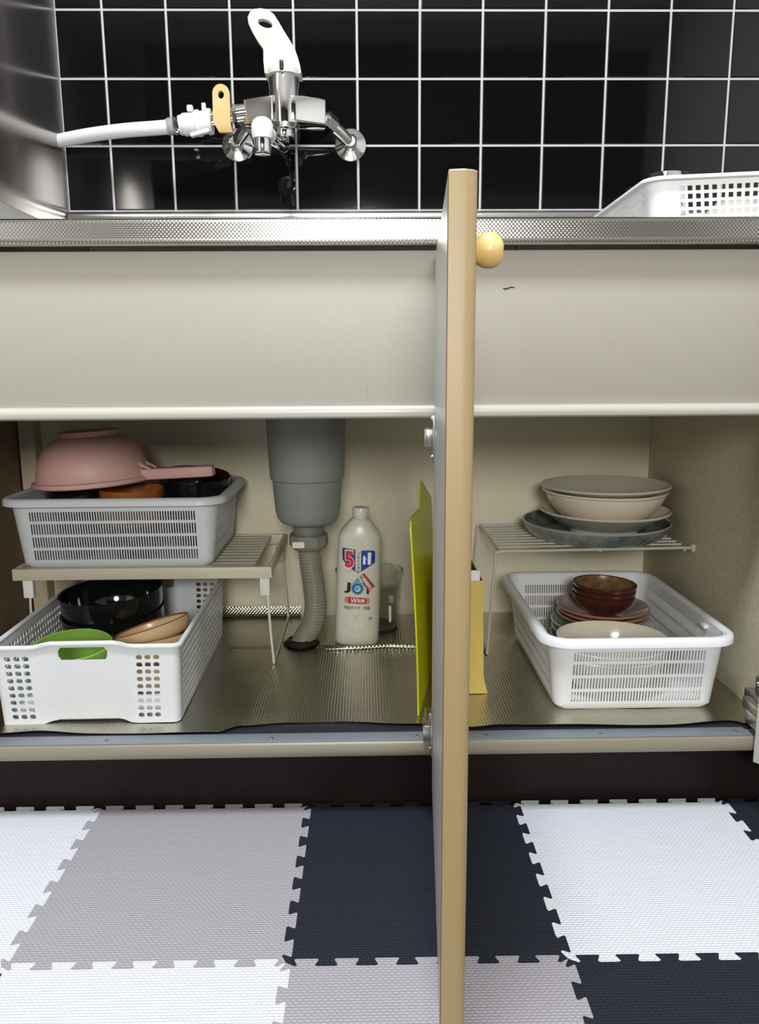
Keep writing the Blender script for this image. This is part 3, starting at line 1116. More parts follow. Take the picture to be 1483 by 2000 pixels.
def lb_off(kind, s, t, v):
    if kind != 'side' or s in (1, 3):
        return 0, 0
    def ss(a, b_, x):
        x = max(0, min(1, (x - a) / (b_ - a)))
        return x * x * (3 - 2 * x)
    w = ss(0.19, 0.30, t) * (1 - ss(0.66, 0.77, t))
    return 0.008 * w * (0.4 + 0.6 * (1 - v)), 0.0045 * w * ss(0.8, 1, v) + (0.004 * w if v < 0.01 else 0)


b = B()
shell(b, lambda v: (0.1255 + 0.0045 * v, 0.184 + 0.003 * v, 0.010, v * HL), us, vs, holes, 0.0020, lb_off)
part('body', b, 'plastic_cream', lb, angle=40)
# rim that follows the raised handle
b = B()
hx, hy, r = 0.130, 0.187, 0.010
st = []
for (kind, s, t) in us:
    if kind == 'side':
        a = [(-(hx - r), -hy), (hx, -(hy - r)), (hx - r, hy), (-hx, hy - r)][s]
        c = [(hx - r, -hy), (hx, hy - r), (-(hx - r), hy), (-hx, -(hy - r))][s]
        p = Vector((a[0] + (c[0] - a[0]) * t, a[1] + (c[1] - a[1]) * t)); nn = Vector([(0, -1), (1, 0), (0, 1), (-1, 0)][s])
    else:
        cc = [(hx - r, -(hy - r)), (hx - r, hy - r), (-(hx - r), hy - r), (-(hx - r), -(hy - r))][s]
        an = -PI / 2 + s * PI / 2 + t * PI / 2
        nn = Vector((math.cos(an), math.sin(an))); p = Vector(cc) + nn * r
    sh, dz = lb_off(kind, s, t, 1.0)
    p = p - nn * sh
    st.append((p, nn, HL + dz))
prof = [(-0.003, -0.001), (-0.002, 0.002), (0.001, 0.0028), (0.0035, 0.0018), (0.0042, -0.003), (0.003, -0.004), (0.0015, -0.001)]
rings = [[b.verts.new((p.x + nn.x * o, p.y + nn.y * o, zz + z)) for o, z in prof] for p, nn, zz in st]
for i in range(len(rings)):
    for k in range(len(prof)):
        b.faces.new((rings[i][k], rings[(i + 1) % len(rings)][k], rings[(i + 1) % len(rings)][(k + 1) % len(prof)], rings[i][(k + 1) % len(prof)]))
part('rim', b, 'plastic_cream', lb, angle=60)

# ------------------------------------------------------------------ crockery


def bowl_prof(r, h, foot, th=0.003, footh=0.005, p=1.8, n=9, lip=0.0, fd=0.0):
    """outside from the foot up, over the lip and down the inside; returns profile and number of outside segments"""
    out = [(0, footh * .6), (foot * .8, footh * .6), (foot * .86, -fd), (foot, -fd), (foot, footh)]
    for i in range(1, n + 1):
        t = i / n
        rr = foot + (r - foot) * (1 - (1 - t) ** p) ** (1 / 1.0)
        out.append((rr, footh + (h - footh) * t ** 1.35))
    if lip:
        out.append((r + lip, h + 0.001))
    k = len(out)
    inner = [(r - th * .5 + lip, h + th * .35), (r - th + lip * .3, h - th * .3)]
    for i in range(n - 1, 0, -1):
        t = i / n
        rr = foot + (r - foot) * (1 - (1 - t) ** p)
        inner.append((max(rr - th, 0.001), footh + (h - footh) * t ** 1.35 + th * .4))
    inner.append((foot * .7, footh + th)); inner.append((0, footh + th))
    return out + inner, k


def tilt(rx=0, ry=0):
    return Matrix.Rotation(rx, 4, 'X') @ Matrix.Rotation(ry, 4, 'Y')


def dish(name, label, cat, loc, r, h, foot, mo, mi_=None, mrim=None, sy=1.0, rot=(0, 0, 0), group=None, th=0.003, p=1.8, footh=0.004, lip=0.0, seg=48, fd=0.0):
    prof, k = bowl_prof(r, h, foot, th, footh, p, lip=lip, fd=fd)
    nseg = len(prof) - 1
    idx = []
    for i in range(nseg):
        idx.append(0 if i < k - 1 else (2 if k - 1 <= i <= k + 0 else 1))
    mats = [mo, mi_ or mo, mrim or mo]
    root = thing(name, label, cat, loc, rot, group)
    # the body is one surface; inside, outside and rim are parts
    for pn, want in (('outside', 0), ('inside', 1), ('rim', 2)):
        bm = B()
        segs = [i for i in range(nseg) if idx[i] == want]
        sub = [prof[i] for i in range(segs[0], segs[-1] + 2)]
        lathe(bm, sub, seg, sy=sy)
        part(pn, bm, mats[want], root, angle=45)
    return root


def plate_prof(r, h, th=0.0035, foot=None, fh=0.0):
    foot = foot or r * 0.55
    return [(0, 0.002), (foot * .92, 0.002), (foot * .94, -fh), (foot, -fh), (foot * 1.04, 0.003), (r * .74, h * .42), (r * .9, h * .8), (r, h),
            (r + 0.0008, h + th * .5), (r - 0.001, h + th), (r * .9, h * .8 + th), (r * .72, h * .42 + th * .9), (foot, 0.003 + th), (0, 0.003 + th)]


def plate(name, label, loc, r, h, m, mrim=None, mface=None, rot=(0, 0, 0), group=None, foot=None, fh=0.0):
    root = thing(name, label, 'plate', loc, rot, group)
    pr = plate_prof(r, h, foot=foot, fh=fh)
    for pn, a, c, mm in (('underside', 0, 7, m), ('rim', 7, 9, mrim or m), ('face', 9, 13, mface or m)):
        bm = B(); lathe(bm, pr[a:c + 1], 56); part(pn, bm, mm, root, angle=45)
    return root


# --- basket on the rack: pink scoop upside down on the bowls
pk_loc = (-0.470, 1.335, 0.4419)
pk = thing('pink_scoop', 'pink plastic washing bowl with handle turned upside down on the bowls', 'scoop', pk_loc, (0.0, -0.055, -0.12))
b = B()
prof = [(0.0985, -0.002), (0.1010, 0.0), (0.1012, 0.006), (0.0960, 0.0075), (0.0945, 0.010), (0.0920, 0.024), (0.0870, 0.042), (0.0790, 0.058), (0.0670, 0.070), (0.0540, 0.077), (0.0500, 0.0785),
        (0.0500, 0.0865), (0.0480, 0.0875), (0.0460, 0.0865), (0.0455, 0.0790), (0, 0.0785), (0, 0.0755), (0.052, 0.0745), (0.0645, 0.0675), (0.0765, 0.0555), (0.0845, 0.0395), (0.0895, 0.023), (0.0925, 0.008), (0.0960, -0.002)]
lathe(b, prof + [prof[0]], 56)
part('bowl', b, 'pink', pk, angle=40)
b = B()
prism(b, [(0.088, -0.018), (0.125, -0.0135), (0.206, -0.0125), (0.213, -0.008), (0.213, 0.008), (0.206, 0.0125), (0.125, 0.0135), (0.088, 0.018)], -0.001, 0.017, 'Z', bev=0.003)
part('handle', b, 'pink', pk, angle=50)
b = B()
for s in (-1, 1):
    tube(b, [(0.083, s * 0.014, 0.034), (0.093, s * 0.0135, 0.024), (0.108, s * 0.0125, 0.017)], [0.002, 0.003, 0.002], 8)
part('handle_rib', b, 'pink', pk)

b0 = UB[2] + 0.003
dish('lacquer_bowl', 'black lacquer bowl under the pink scoop in the raised basket', 'bowl', (-0.505, 1.340, b0 + 0.0500), 0.056, 0.070, 0.026, 'lacquer_black', rot=(0, 0.05, 0))
dish('serving_bowl', 'dark lacquer bowl in the raised basket beneath the black lacquer bowl', 'bowl', (-0.505, 1.34, b0 - 0.0015), 0.039, 0.062, 0.026, 'lacquer_black')
dish('wooden_bowl', 'orange brown wooden bowl under the pink scoop in the raised basket', 'bowl', (-0.397, 1.301, b0 + 0.0450), 0.053, 0.077, 0.027, 'wood_orange', p=2.2)
dish('serving_bowl', 'dark lacquer bowl in the raised basket beneath the wooden bowl', 'bowl', (-0.398, 1.302, b0 - 0.0015), 0.043, 0.062, 0.028, 'lacquer_black')
dish('lacquer_bowl', 'black bowl with dark red inside, topmost beside the pink handle', 'bowl', (-0.314, 1.385, b0 + 0.054), 0.063, 0.082, 0.033, 'lacquer_black', 'lacquer_red', rot=(0.10, 0.10, 0), p=1.5)
dish('serving_bowl', 'dark lacquer bowl in the raised basket beneath the red lined bowl', 'bowl', (-0.314, 1.388, b0), 0.050, 0.064, 0.030, 'lacquer_black')

# --- rack under it
rk_loc = (-0.365, 1.372, FZ)
rk = thing('plastic_rack', 'cream plastic slatted rack on wire legs under the raised basket', 'rack', rk_loc)
RT = 0.3090


def rpart(name, bm, m, parent=None, **k):
    return part(name, bm, m, parent or rk, world=rk_loc, **k)


RX0, RX1, RY0, RY1 = -0.585, -0.158, 1.243, 1.505
b = B()
box(b, (RX0, RY0, RT - 0.0195), (RX1, RY0 + 0.009, RT), 0.0015)
rpart('front_rail', b, 'rack_plastic')
b = B(); box(b, (RX0, RY1 - 0.009, RT - 0.0195), (RX1, RY1, RT), 0.0015); rpart('back_rail', b, 'rack_plastic')
for x in (RX0, RX1 - 0.008):
    b = B(); box(b, (x, RY0 + 0.009, RT - 0.0165), (x + 0.008, RY1 - 0.009, RT), 0.0015); rpart('side_rail', b, 'rack_plastic')
nsl = 11
b = B(); box(b, (RX0 + 0.008, -0.0098, -0.003), (RX1 - 0.030, 0.0098, 0.0), 0.001)
sl0 = part('slat', b, 'rack_plastic', rk)
for v in sl0.data.vertices:
    v.co.x -= rk_loc[0]
for i in range(nsl):
    y = RY0 + 0.0205 + i * (RY1 - RY0 - 0.041) / (nsl - 1)
    loc = (0, y - rk_loc[1], RT - 0.001 - rk_loc[2])
    if i == 0:
        sl0.location = loc
    else:
        share(sl0, 'slat', rk, loc)
for x0_ in (RX0 + 0.022, RX1 - 0.012):
    for y0_, y1_ in ((RY0 + 0.010, RY1 - 0.010),):
        b = B()
        pts = [(x0_, y0_ + 0.004, RT - 0.012), (x0_ + (0.006 if x0_ > -.3 else -.002), y0_ - 0.0005, FZ + 0.05), (x0_ + (0.010 if x0_ > -.3 else -.004), y0_ - 0.002, FZ + 0.0020),
               (x0_ + (0.010 if x0_ > -.3 else -.004), y0_ + 0.022, FZ + 0.0020)]
        pts2 = pts[:3] + [(pts[2][0], y1_, FZ + 0.0020), (x0_, y1_ - 0.004, RT - 0.012)]
        tube(b, pts2, 0.0021, 8)
        leg = rpart('wire_leg', b, 'wire_pale')
    b = B(); box(b, (x0_ - 0.010, y0_ - 0.002, RT - 0.052), (x0_ + 0.007, y0_ + 0.009, RT - 0.017), 0.002)
    rpart('leg_socket', b, 'plastic_white' if x0_ < -.3 else 'wire_pale')
    b = B(); box(b, (x0_ - 0.010, y1_ - 0.012, RT - 0.052), (x0_ + 0.007, y1_ - 0.001, RT - 0.017), 0.002)
    rpart('leg_socket', b, 'rack_plastic')

# --- in the drawer basket
l0 = FZ + 0.004
dish('ramen_bowl', 'large glossy black bowl, upper of two stacked under the rack', 'bowl', (-0.430, 1.275, l0 + 0.038), 0.0835, 0.086, 0.038, 'lacquer_black', rot=(0.03, -0.05, 0), p=2.4, lip=0.0015)
dish('ramen_bowl', 'large glossy black bowl, lower of two stacked under the rack', 'bowl', (-0.430, 1.277, l0 + 0.002), 0.0835, 0.086, 0.038, 'lacquer_black', rot=(0.03, -0.05, 0), p=2.4, lip=0.0015)
tanloc = [(-0.3375, 1.160, l0 + 0.034, -0.10, -0.06), (-0.3355, 1.161, l0 + 0.0485, -0.12, -0.12), (-0.3315, 1.163, l0 + 0.0675, -0.13, -0.27)]
tl = ['tan oval gratin dish with brown rim, lowest of three in the stack', 'tan oval gratin dish with brown rim, middle of three in the stack', 'tan oval gratin dish with brown rim, tilted on top of the stack']
for (x, y, z, rx, ry), lab, fd_ in zip(tanloc, tl, (0.003, 0.0036, 0.005)):
    dish('gratin_dish', lab, 'dish', (x, y, z), 0.060, 0.030, 0.040, 'tan', 'tan', 'tan_rim', sy=0.72, rot=(rx, ry, 0.15), group='oval gratin dishes', p=2.2, th=0.004, fd=fd_)
dish('gratin_dish', 'tan oval dish flat on the floor of the drawer basket under the stack', 'dish', (-0.338, 1.160, l0 - 0.0019), 0.060, 0.042, 0.040, 'tan', 'tan', 'tan_rim', sy=0.72, rot=(0, 0, .15), group='oval gratin dishes', p=2.2, th=0.004)
dish('plastic_bowl', 'bright green plastic bowl seen through the handle slot of the basket', 'bowl', (-0.441, 1.107, l0 + 0.0002), 0.0575, 0.090, 0.030, 'green', rot=(0.08, 0.02, 0), p=2.2)

# ------------------------------------------------------------------ drain
dr_loc = (-0.1035, 1.345, FZ)
dr = thing('drain_trap', 'grey plastic sink drain trap with ribbed hose above the foil', 'drain', dr_loc)


def dpart(name, bm, m, parent=None, **k):
    return part(name, bm, m, parent or dr, world=dr_loc, **k)


b = B()
lathe(b, [(0.0, 0.6175), (0.0695, 0.6175), (0.0690, 0.56), (0.0672, 0.50), (0.0650, 0.452), (0.0645, 0.4435), (0.0610, 0.4400), (0, 0.440)], 48, c=(dr_loc[0], dr_loc[1], 0))
dpart('upper_cup', b, 'pipe_grey')
b = B()
lathe(b, [(0, 0.4402), (0.0605, 0.4402), (0.0602, 0.430), (0.0580, 0.400), (0.0565, 0.385), (0.0540, 0.374), (0.0480, 0.366), (0.038, 0.362), (0, 0.361)], 48, c=(dr_loc[0], dr_loc[1], 0))
dpart('lower_cup', b, 'pipe_grey')
b = B(); lathe(b, [(0, 0.3615), (0.0275, 0.3615), (0.0275, 0.343), (0.033, 0.343), (0.0335, 0.3405), (0, 0.3405)], 32, c=(dr_loc[0], dr_loc[1], 0)); dpart('outlet_neck', b, 'pipe_dark')
b = B()
lathe(b, [(0, 0.3405), (0.0335, 0.3405), (0.0345, 0.338), (0.0345, 0.324), (0.030, 0.318), (0.023, 0.314), (0, 0.314)], 12, c=(dr_loc[0], dr_loc[1], 0))
nut = dpart('union_nut', b, 'nut_grey', smooth=False)
b = B(); box(b, (-0.1290, 1.3085, 0.3250), (-0.1085, 1.3115, 0.3355))
for v in b.verts:
    v.co.y += -0.22 * (v.co.x + 0.108) * 0
dpart('sticker', b, 'sticker', nut, smooth=False)
b = B()
path = smooth_path([(-0.1035, 1.345, 0.318), (-0.1000, 1.345, 0.28), (-0.0955, 1.345, 0.24), (-0.0940, 1.345, 0.205), (-0.1010, 1.345, 0.175), (-0.1150, 1.346, 0.150), (-0.1250, 1.347, 0.128)], 40)
# resample by length, ripple the radius
cum = [0]
for a, c in zip(path, path[1:]):
    cum.append(cum[-1] + (c - a).length)
N = 300
pp, rr = [], []
j = 0
for i in range(N + 1):
    d = cum[-1] * i / N
    while j < len(cum) - 2 and cum[j + 1] < d:
        j += 1
    t = (d - cum[j]) / max(cum[j + 1] - cum[j], 1e-9)
    pp.append(path[j].lerp(path[j + 1], t))
    rr.append(0.0193 + 0.0011 * math.sin(2 * PI * d / 0.0056))
tube(b, pp, rr, 24)
dpart('ribbed_hose', b, 'hose_grey', angle=80)
b = B()
pts = []
for i in range(12):
    a = 2 * PI * i / 12
    rr_ = 0.036 + (0.006 if i % 3 == 0 else -0.002)
    pts.append((-0.1215 + rr_ * math.cos(a) * 0.80, 1.347 + rr_ * math.sin(a) * 0.75))
prism(b, pts, FZ + 0.0006, FZ + 0.0045, 'Z')
lathe(b, [(0.0205, 0.004), (0.031, 0.0045), (0.026, 0.010), (0.0215, 0.011), (0.0205, 0.004)], 24, c=(-0.1200, 1.347, FZ))
dpart('rubber_collar', b, 'rubber', smooth=False)

# ------------------------------------------------------------------ bottle of dish soap
bt_loc = (-0.0205, 1.3585, FZ - 0.0006)
bt = thing('soap_bottle', 'white dish soap refill bottle with blue and red label', 'bottle', bt_loc, (0, 0.040, 0))
HW, HD = 0.0402, 0.0265


def se_ring(hw, hd, z, seg=56, e=2.7):
    out = []
    for k in range(seg):
        a = 2 * PI * k / seg
        c, s = math.cos(a), math.sin(a)
        out.append((hw * math.copysign(abs(c) ** (2 / e), c), hd * math.copysign(abs(s) ** (2 / e), s), z))
    return out


bprof = [(0.92, .86, 0.0), (0.975, .96, 0.003), (1.0, 1.0, 0.010), (1.005, 1, 0.05), (1.0, 1, 0.10), (0.985, 1, 0.15), (0.965, .98, 0.185), (0.952, .97, 0.199), (0.92, .94, 0.2045), (0.82, .90, 0.2110), (0.66, .82, 0.2195), (0.50, .70, 0.2275), (0.405, .61, 0.2310), (0.37, .565, 0.2325)]
b = B()
rings = [[b.verts.new(p) for p in se_ring(HW * a, HD * c, z, e=(2.7 if z < .205 else 2.3))] for a, c, z in bprof]
for i in range(len(rings) - 1):
    for k in range(56):
        b.faces.new((rings[i][k], rings[i][(k + 1) % 56], rings[i + 1][(k + 1) % 56], rings[i + 1][k]))
b.faces.new(rings[0][::-1]); b.faces.new(rings[-1])
body = part('bottle_body', b, 'bottle_white', bt, angle=50)
b = B()
lathe(b, [(0, 0.2325), (0.0130, 0.2325), (0.0130, 0.2360), (0.0146, 0.2362), (0.0146, 0.2500), (0.0138, 0.2515), (0.0, 0.2515)], 32)
part('cap', b, 'bottle_white', bt, angle=50)


def on_bottle(x, z, lift):
    zz = min(max(z, 0.0), 0.2)
    a = c = 1.0
    for (a0, c0, z0), (a1, c1, z1) in zip(bprof, bprof[1:]):
        if z0 <= zz <= z1:
            t = (zz - z0) / (z1 - z0); a = a0 + (a1 - a0) * t; c = c0 + (c1 - c0) * t
            break
    e = 2.7
    q = min(abs(x) / (HW * a), 0.999)
    return (x, -HD * c * (1 - q ** e) ** (1 / e) - lift, z)


def LZ(zx, zy):
    """label drawing units -> local x, z on the bottle front"""
    px, py = 660 + zx / 11.11, 1040 + zy / 11.11
    ax = 697 + (1258 - py) * 11.5 / 265
    return ((px - ax) * 0.000878, (1259.5 - py) * 0.000925)


def wrap(bm, lift):
    for _ in range(3):
        es = [e for e in bm.edges if abs(e.verts[0].co.x - e.verts[1].co.x) > 0.0035]
        if not es:
            break
        bmesh.ops.subdivide_edges(bm, edges=es, cuts=1)
        bmesh.ops.triangulate(bm, faces=[f for f in bm.faces if len(f.verts) > 4])
    for v in bm.verts:
        v.co = Vector(on_bottle(v.co.x, v.co.z, lift))


LABEL_PARTS = {}


def ink(poly, m, lift=0.00025, drawn=True):
    """a printed patch: polygon in label drawing units"""
    bm = B()
    vs_ = [bm.verts.new((*[LZ(*p)[0]], 0, LZ(*p)[1])) for p in poly]
    f = bm.faces.new(vs_)
    bmesh.ops.triangulate(bm, faces=[f])
    wrap(bm, lift)
    o = part('label_print', bm, m, body, smooth=False)
    return o


def text_mesh(s, bold=0.0):
    cu = bpy.data.curves.new('text', 'FONT')
    cu.body = s
    cu.offset = bold
    cu.resolution_u = 3
    to = bpy.data.objects.new('text', cu)
    COL.objects.link(to)
    dg = bpy.context.evaluated_depsgraph_get()
    me = bpy.data.meshes.new_from_object(to.evaluated_get(dg))
    bpy.data.objects.remove(to)
    bpy.data.curves.remove(cu)
    return me


def lettering(s, x0, y0, x1, y1, m, lift=0.0005, bold=0.0, shear=0.0, rot=0.0):
    """text stretched to the box (label units, y down) from x0,y0 (top left) to x1,y1"""
    me = text_mesh(s, bold)
    if not me.vertices:
        return None
    xs = [v.co.x for v in me.vertices]; ys = [v.co.y for v in me.vertices]
    ax, bx_, ay, by_ = min(xs), max(xs), min(ys), max(ys)
    bm = B(); bm.from_mesh(me)
    bpy.data.meshes.remove(me)
    cx_, cy_ = (x0 + x1) / 2, (y0 + y1) / 2
    for v in bm.verts:
        u = (v.co.x - ax) / (bx_ - ax); w = (v.co.y - ay) / (by_ - ay)
        X_ = x0 + (x1 - x0) * u + shear * (w - .5); Y_ = y1 + (y0 - y1) * w
        dx, dy = X_ - cx_, Y_ - cy_
        X_ = cx_ + dx * math.cos(rot) - dy * math.sin(rot); Y_ = cy_ + dx * math.sin(rot) + dy * math.cos(rot)
        l = LZ(X_, Y_)
        v.co = Vector((l[0], 0, l[1]))
    bmesh.ops.triangulate(bm, faces=[f for f in bm.faces if len(f.verts) > 3])
    wrap(bm, lift)
    return part('lettering', bm, m, body, smooth=False)


def circ(cx_, cy_, rx, ry, n=28, a0=0, a1=2 * PI):
    return [(cx_ + rx * math.cos(a0 + (a1 - a0) * i / n), cy_ + ry * math.sin(a0 + (a1 - a0) * i / n)) for i in range(n)]


# shield
ink([(118, 275), (140, 258), (412, 285), (405, 770), (300, 690), (118, 520)], 'p_navy')
ink([(545, 298), (820, 298), (855, 325), (850, 565), (530, 768)], 'p_blue')
ink([(398, 735), (530, 740), (462, 820)], 'p_grey')
lettering('5', 150, 296, 388, 704, 'p_white', 0.00045, 0.055)
lettering('5', 166, 318, 374, 684, 'p_red', 0.00065, 0.035)
for i, ch in enumerate('つめかえ用'):
    lettering(ch, 446, 345 + i * 76, 508, 345 + i * 76 + 58, 'p_black', 0.0004, 0.01)
ink([(580, 600), (580, 440), (598, 432), (600, 405), (622, 405), (624, 432), (640, 440), (636, 600)], 'p_white', 0.00045)
ink([(684, 605), (694, 420), (690, 340), (712, 340), (716, 380), (744, 380), (750, 340), (770, 340), (764, 420), (752, 605)], 'p_white', 0.00045)
ink([(652, 478), (672, 490), (652, 502)], 'p_white', 0.00045)
lettering('ほぼ半分の量で', 132, 742, 350, 770, 'p_grey', 0.0003)
lettering('濃縮タイプ', 668, 758, 800, 782, 'p_grey', 0.0003)
# drop and JOY
ink([(455, 880)] + circ(447, 1130, 150, 152, 26, -0.25 * PI, 1.25 * PI) + [(341, 1022)], 'p_grey', 0.0003)
ink([(455, 890)] + circ(447, 1130, 138, 140, 26, -0.25 * PI, 1.25 * PI) + [(349, 1031)], 'p_drop', 0.0004)
ink(circ(447, 1140, 118, 112), 'p_navy', 0.0005)
ink(circ(447, 1140, 78, 74), 'p_light', 0.0006)
ink(circ(430, 1130, 48, 46), 'p_drop', 0.0007)
lettering('J', 152, 1010, 292, 1245, 'p_black', 0.0005, 0.045, shear=20)
lettering('Y', 560, 1010, 800, 1255, 'p_black', 0.0005, 0.045)
# rose banner across the Y
ink([(492, 862), (612, 786), (846, 1090), (710, 1205)], 'p_rose', 0.0007)
ink([(560, 815), (600, 790), (842, 1092), (800, 1122)], 'p_brown', 0.0008)
ink([(492, 862), (510, 850), (728, 1190), (710, 1205)], 'p_brown', 0.0008)
lettering('贅沢配合', 540, 970, 770, 1040, 'p_white', 0.0009, 0.01, rot=math.radians(52))
# red band
ink([(150, 1340), (250, 1322), (640, 1340), (720, 1352), (720, 1470), (640, 1484), (250, 1478), (150, 1450)], 'p_blush', 0.0003)
ink([(232, 1332), (630, 1350), (655, 1410), (625, 1480), (232, 1468)], 'p_crimson', 0.0005)
lettering('W', 285, 1350, 440, 1462, 'p_white', 0.0007, 0.01, shear=20)
lettering('除菌', 450, 1368, 612, 1456, 'p_white', 0.0007, 0.015)
lettering('時短すすぎ・除菌', 140, 1530, 725, 1612, 'p_black', 0.0004, 0.008)
# sparkle and plate arcs
for seg_ in (((400, 1720), (412, 1720), (410, 1860), (402, 1860)), ((340, 1798), (450, 1798), (450, 1806), (340, 1806)),
             ((335, 1752), (350, 1736), (366, 1752), (350, 1766)), ((470, 1722), (488, 1704), (506, 1722), (488, 1738)), ((700, 1770), (770, 1766), (770, 1835), (700, 1840))):
    ink(list(seg_), 'p_grey', 0.0004)
for k, (rx, ry) in enumerate(((330, 330), (275, 262))):
    n = 14
    o1 = [(430 + rx * math.cos(a), 1790 + ry * math.sin(a)) for a in [0.10 * PI + 0.8 * PI * i / n for i in range(n + 1)]]
    for i in range(n):
        if k == 1 and i % 4 == 3:
            continue
        p, q = o1[i], o1[i + 1]
        ink([p, q, (q[0], q[1] + 7), (p[0], p[1] + 7)], 'p_grey', 0.0004)

# ------------------------------------------------------------------ clear cup behind the bottle
cu_loc = (0.004, 1.4525, FZ - 0.0006)
cu = thing('clear_cup', 'clear plastic measuring cup standing behind the soap bottle', 'cup', cu_loc)
b = B()
lathe(b, [(0, 0), (0.053, 0), (0.055, 0.003), (0.0580, 0.06), (0.0620, 0.105), (0.0662, 0.109), (0.0662, 0.1115), (0.0615, 0.1105), (0.0605, 0.105), (0.0565, 0.06), (0.0535, 0.004), (0, 0.0018)], 48)
part('cup_body', b, 'clear', cu, angle=50)
b = B()
box(b, (0.036, -0.0500, 0.058), (0.046, -0.0435, 0.073), 0.001)
part('dark_print', b, 'p_grey', cu)
b = B(); box(b, (0.036, -0.0480, 0.020), (0.041, -0.0415, 0.052), 0.001)
part('pale_print', b, 'p_white', cu)

# ------------------------------------------------------------------ green chopping board, yellow box
gb_loc = (0.07, 1.13, FZ)
b = B()
prof_e = [(1.0430, FZ + 0.0002), (1.0430, 0.20), (1.0440, 0.30), (1.0470, 0.395), (1.0500, 0.4165), (1.0580, 0.4245), (1.1350, 0.4240), (1.1500, 0.4420), (1.1560, 0.4600), (1.1640, 0.4625), (1.30, 0.405), (1.31, 0.39), (1.31, FZ + 0.0002)]


def gx(y, z):
    h = (z - FZ) / 0.29
    return 0.0705 - 0.0125 * h ** 1.6 * (1 - 0.3 * (y - 1.04) / .27) + (y - 1.043) * 0.20


grid_y = [1.043 + 0.267 * i / 14 for i in range(15)]


def top_z(y):
    tab = [(1.043, 0.4120), (1.049, 0.4225), (1.058, 0.4255), (1.128, 0.4245), (1.148, 0.4480), (1.160, 0.4630), (1.172, 0.4600), (1.26, 0.42)]
    for (a, za), (c, zc) in zip(tab, tab[1:]):
        if y <= c:
            return za + (zc - za) * (y - a) / (c - a)
    return tab[-1][1]


grid_y = [1.043, 1.046, 1.049, 1.053, 1.058, 1.07, 1.09, 1.11, 1.128, 1.135, 1.142, 1.148, 1.154, 1.160, 1.166, 1.172, 1.19, 1.21, 1.235, 1.26]
cols_ = []
for y in grid_y:
    zt = top_z(y)
    cols_.append([b.verts.new((gx(y, FZ + (zt - FZ) * k / 14), y, FZ + (zt - FZ) * k / 14 + 0.0003)) for k in range(15)])
for i in range(len(cols_) - 1):
    for k in range(14):
        b.faces.new((cols_[i][k], cols_[i + 1][k], cols_[i + 1][k + 1], cols_[i][k + 1]))
ex = bmesh.ops.extrude_face_region(b, geom=list(b.faces))
for v in [g for g in ex['geom'] if isinstance(g, bmesh.types.BMVert)]:
    v.co.x += 0.0026
gb = part('chopping_board', b, 'board_green', world=gb_loc, angle=40)
gb.location = gb_loc
tag(gb, 'lime green flexible chopping board standing on edge beside the open door', 'chopping board')

yb_loc = (0.147, 1.18, FZ - 0.0006)
yb = thing('yellow_box', 'yellow box with brown open top standing on the foil behind the door', 'box', yb_loc)
YX0, YX1, YY0, YY1, YZ1 = 0.1225, 0.1735, 1.118, 1.290, 0.3155
b = B()
# four walls, flaring slightly at the foot
def yw(poly_lo, poly_hi, m_list):
    pass


lo = [(YX0, YY0), (YX1 + 0.0105, YY0), (YX1 + 0.0105, YY1), (YX0, YY1)]
md = [(YX0, YY0 + .001), (YX1 + 0.0040, YY0 + .001), (YX1 + 0.0040, YY1), (YX0, YY1)]
hi = [(YX0, YY0 + .004), (YX1 + 0.0005, YY0 + .004), (YX1 + 0.0005, YY1), (YX0, YY1)]
lv = [(lo, FZ), (md, FZ + 0.026), (hi, YZ1)]
ringo = [[b.verts.new((x, y, z)) for x, y in pl] for pl, z in lv]
t_ = 0.0015
ringi = [[b.verts.new((x + (t_ if k in (0, 3) else -t_), y + (t_ if k in (0, 1) else -t_), z)) for k, (x, y) in enumerate(pl)] for pl, z in lv]
for j in range(2):
    for k in range(4):
        k2 = (k + 1) % 4
        b.faces.new((ringo[j][k], ringo[j][k2], ringo[j + 1][k2], ringo[j + 1][k]))
        f = b.faces.new((ringi[j][k2], ringi[j][k], ringi[j + 1][k], ringi[j + 1][k2])); f.material_index = 1
for k in range(4):
    k2 = (k + 1) % 4
    f = b.faces.new((ringo[2][k], ringo[2][k2], ringi[2][k2], ringi[2][k])); f.material_index = 1
    b.faces.new((ringo[0][k2], ringo[0][k], ringi[0][k], ringi[0][k2]))
b.faces.new(ringo[0][::-1])
part('box_walls', b, ['yellow', 'cardboard'], yb, world=yb_loc, smooth=False)
b = B(); box(b, (YX0 + 0.003, YY0 + 0.012, FZ + 0.001), (YX1 - 0.008, YY1 - 0.006, YZ1 - 0.006), 0.001)
part('cardboard_insert', b, 'cardboard', yb, world=yb_loc)
b = B(); box(b, (YX0 + 0.010, YY0 + 0.0045, FZ + 0.01), (YX0 + 0.0475, YY0 + 0.0085, YZ1 + 0.016), 0.002)
part('white_card', b, 'plastic_cream', yb, world=yb_loc)

# ------------------------------------------------------------------ wire shelf
ws_loc = (0.385, 1.39, FZ)
ws = thing('wire_shelf', 'white wire shelf carrying the stack of plates', 'shelf', ws_loc)
WZ = 0.3215
WX0, WX1, WY0, WY1 = 0.2225, 0.5605, 1.284, 1.510


def wpart(name, bm, m='wire_white', parent=None, **k):
    return part(name, bm, m, parent or ws, world=ws_loc, **k)


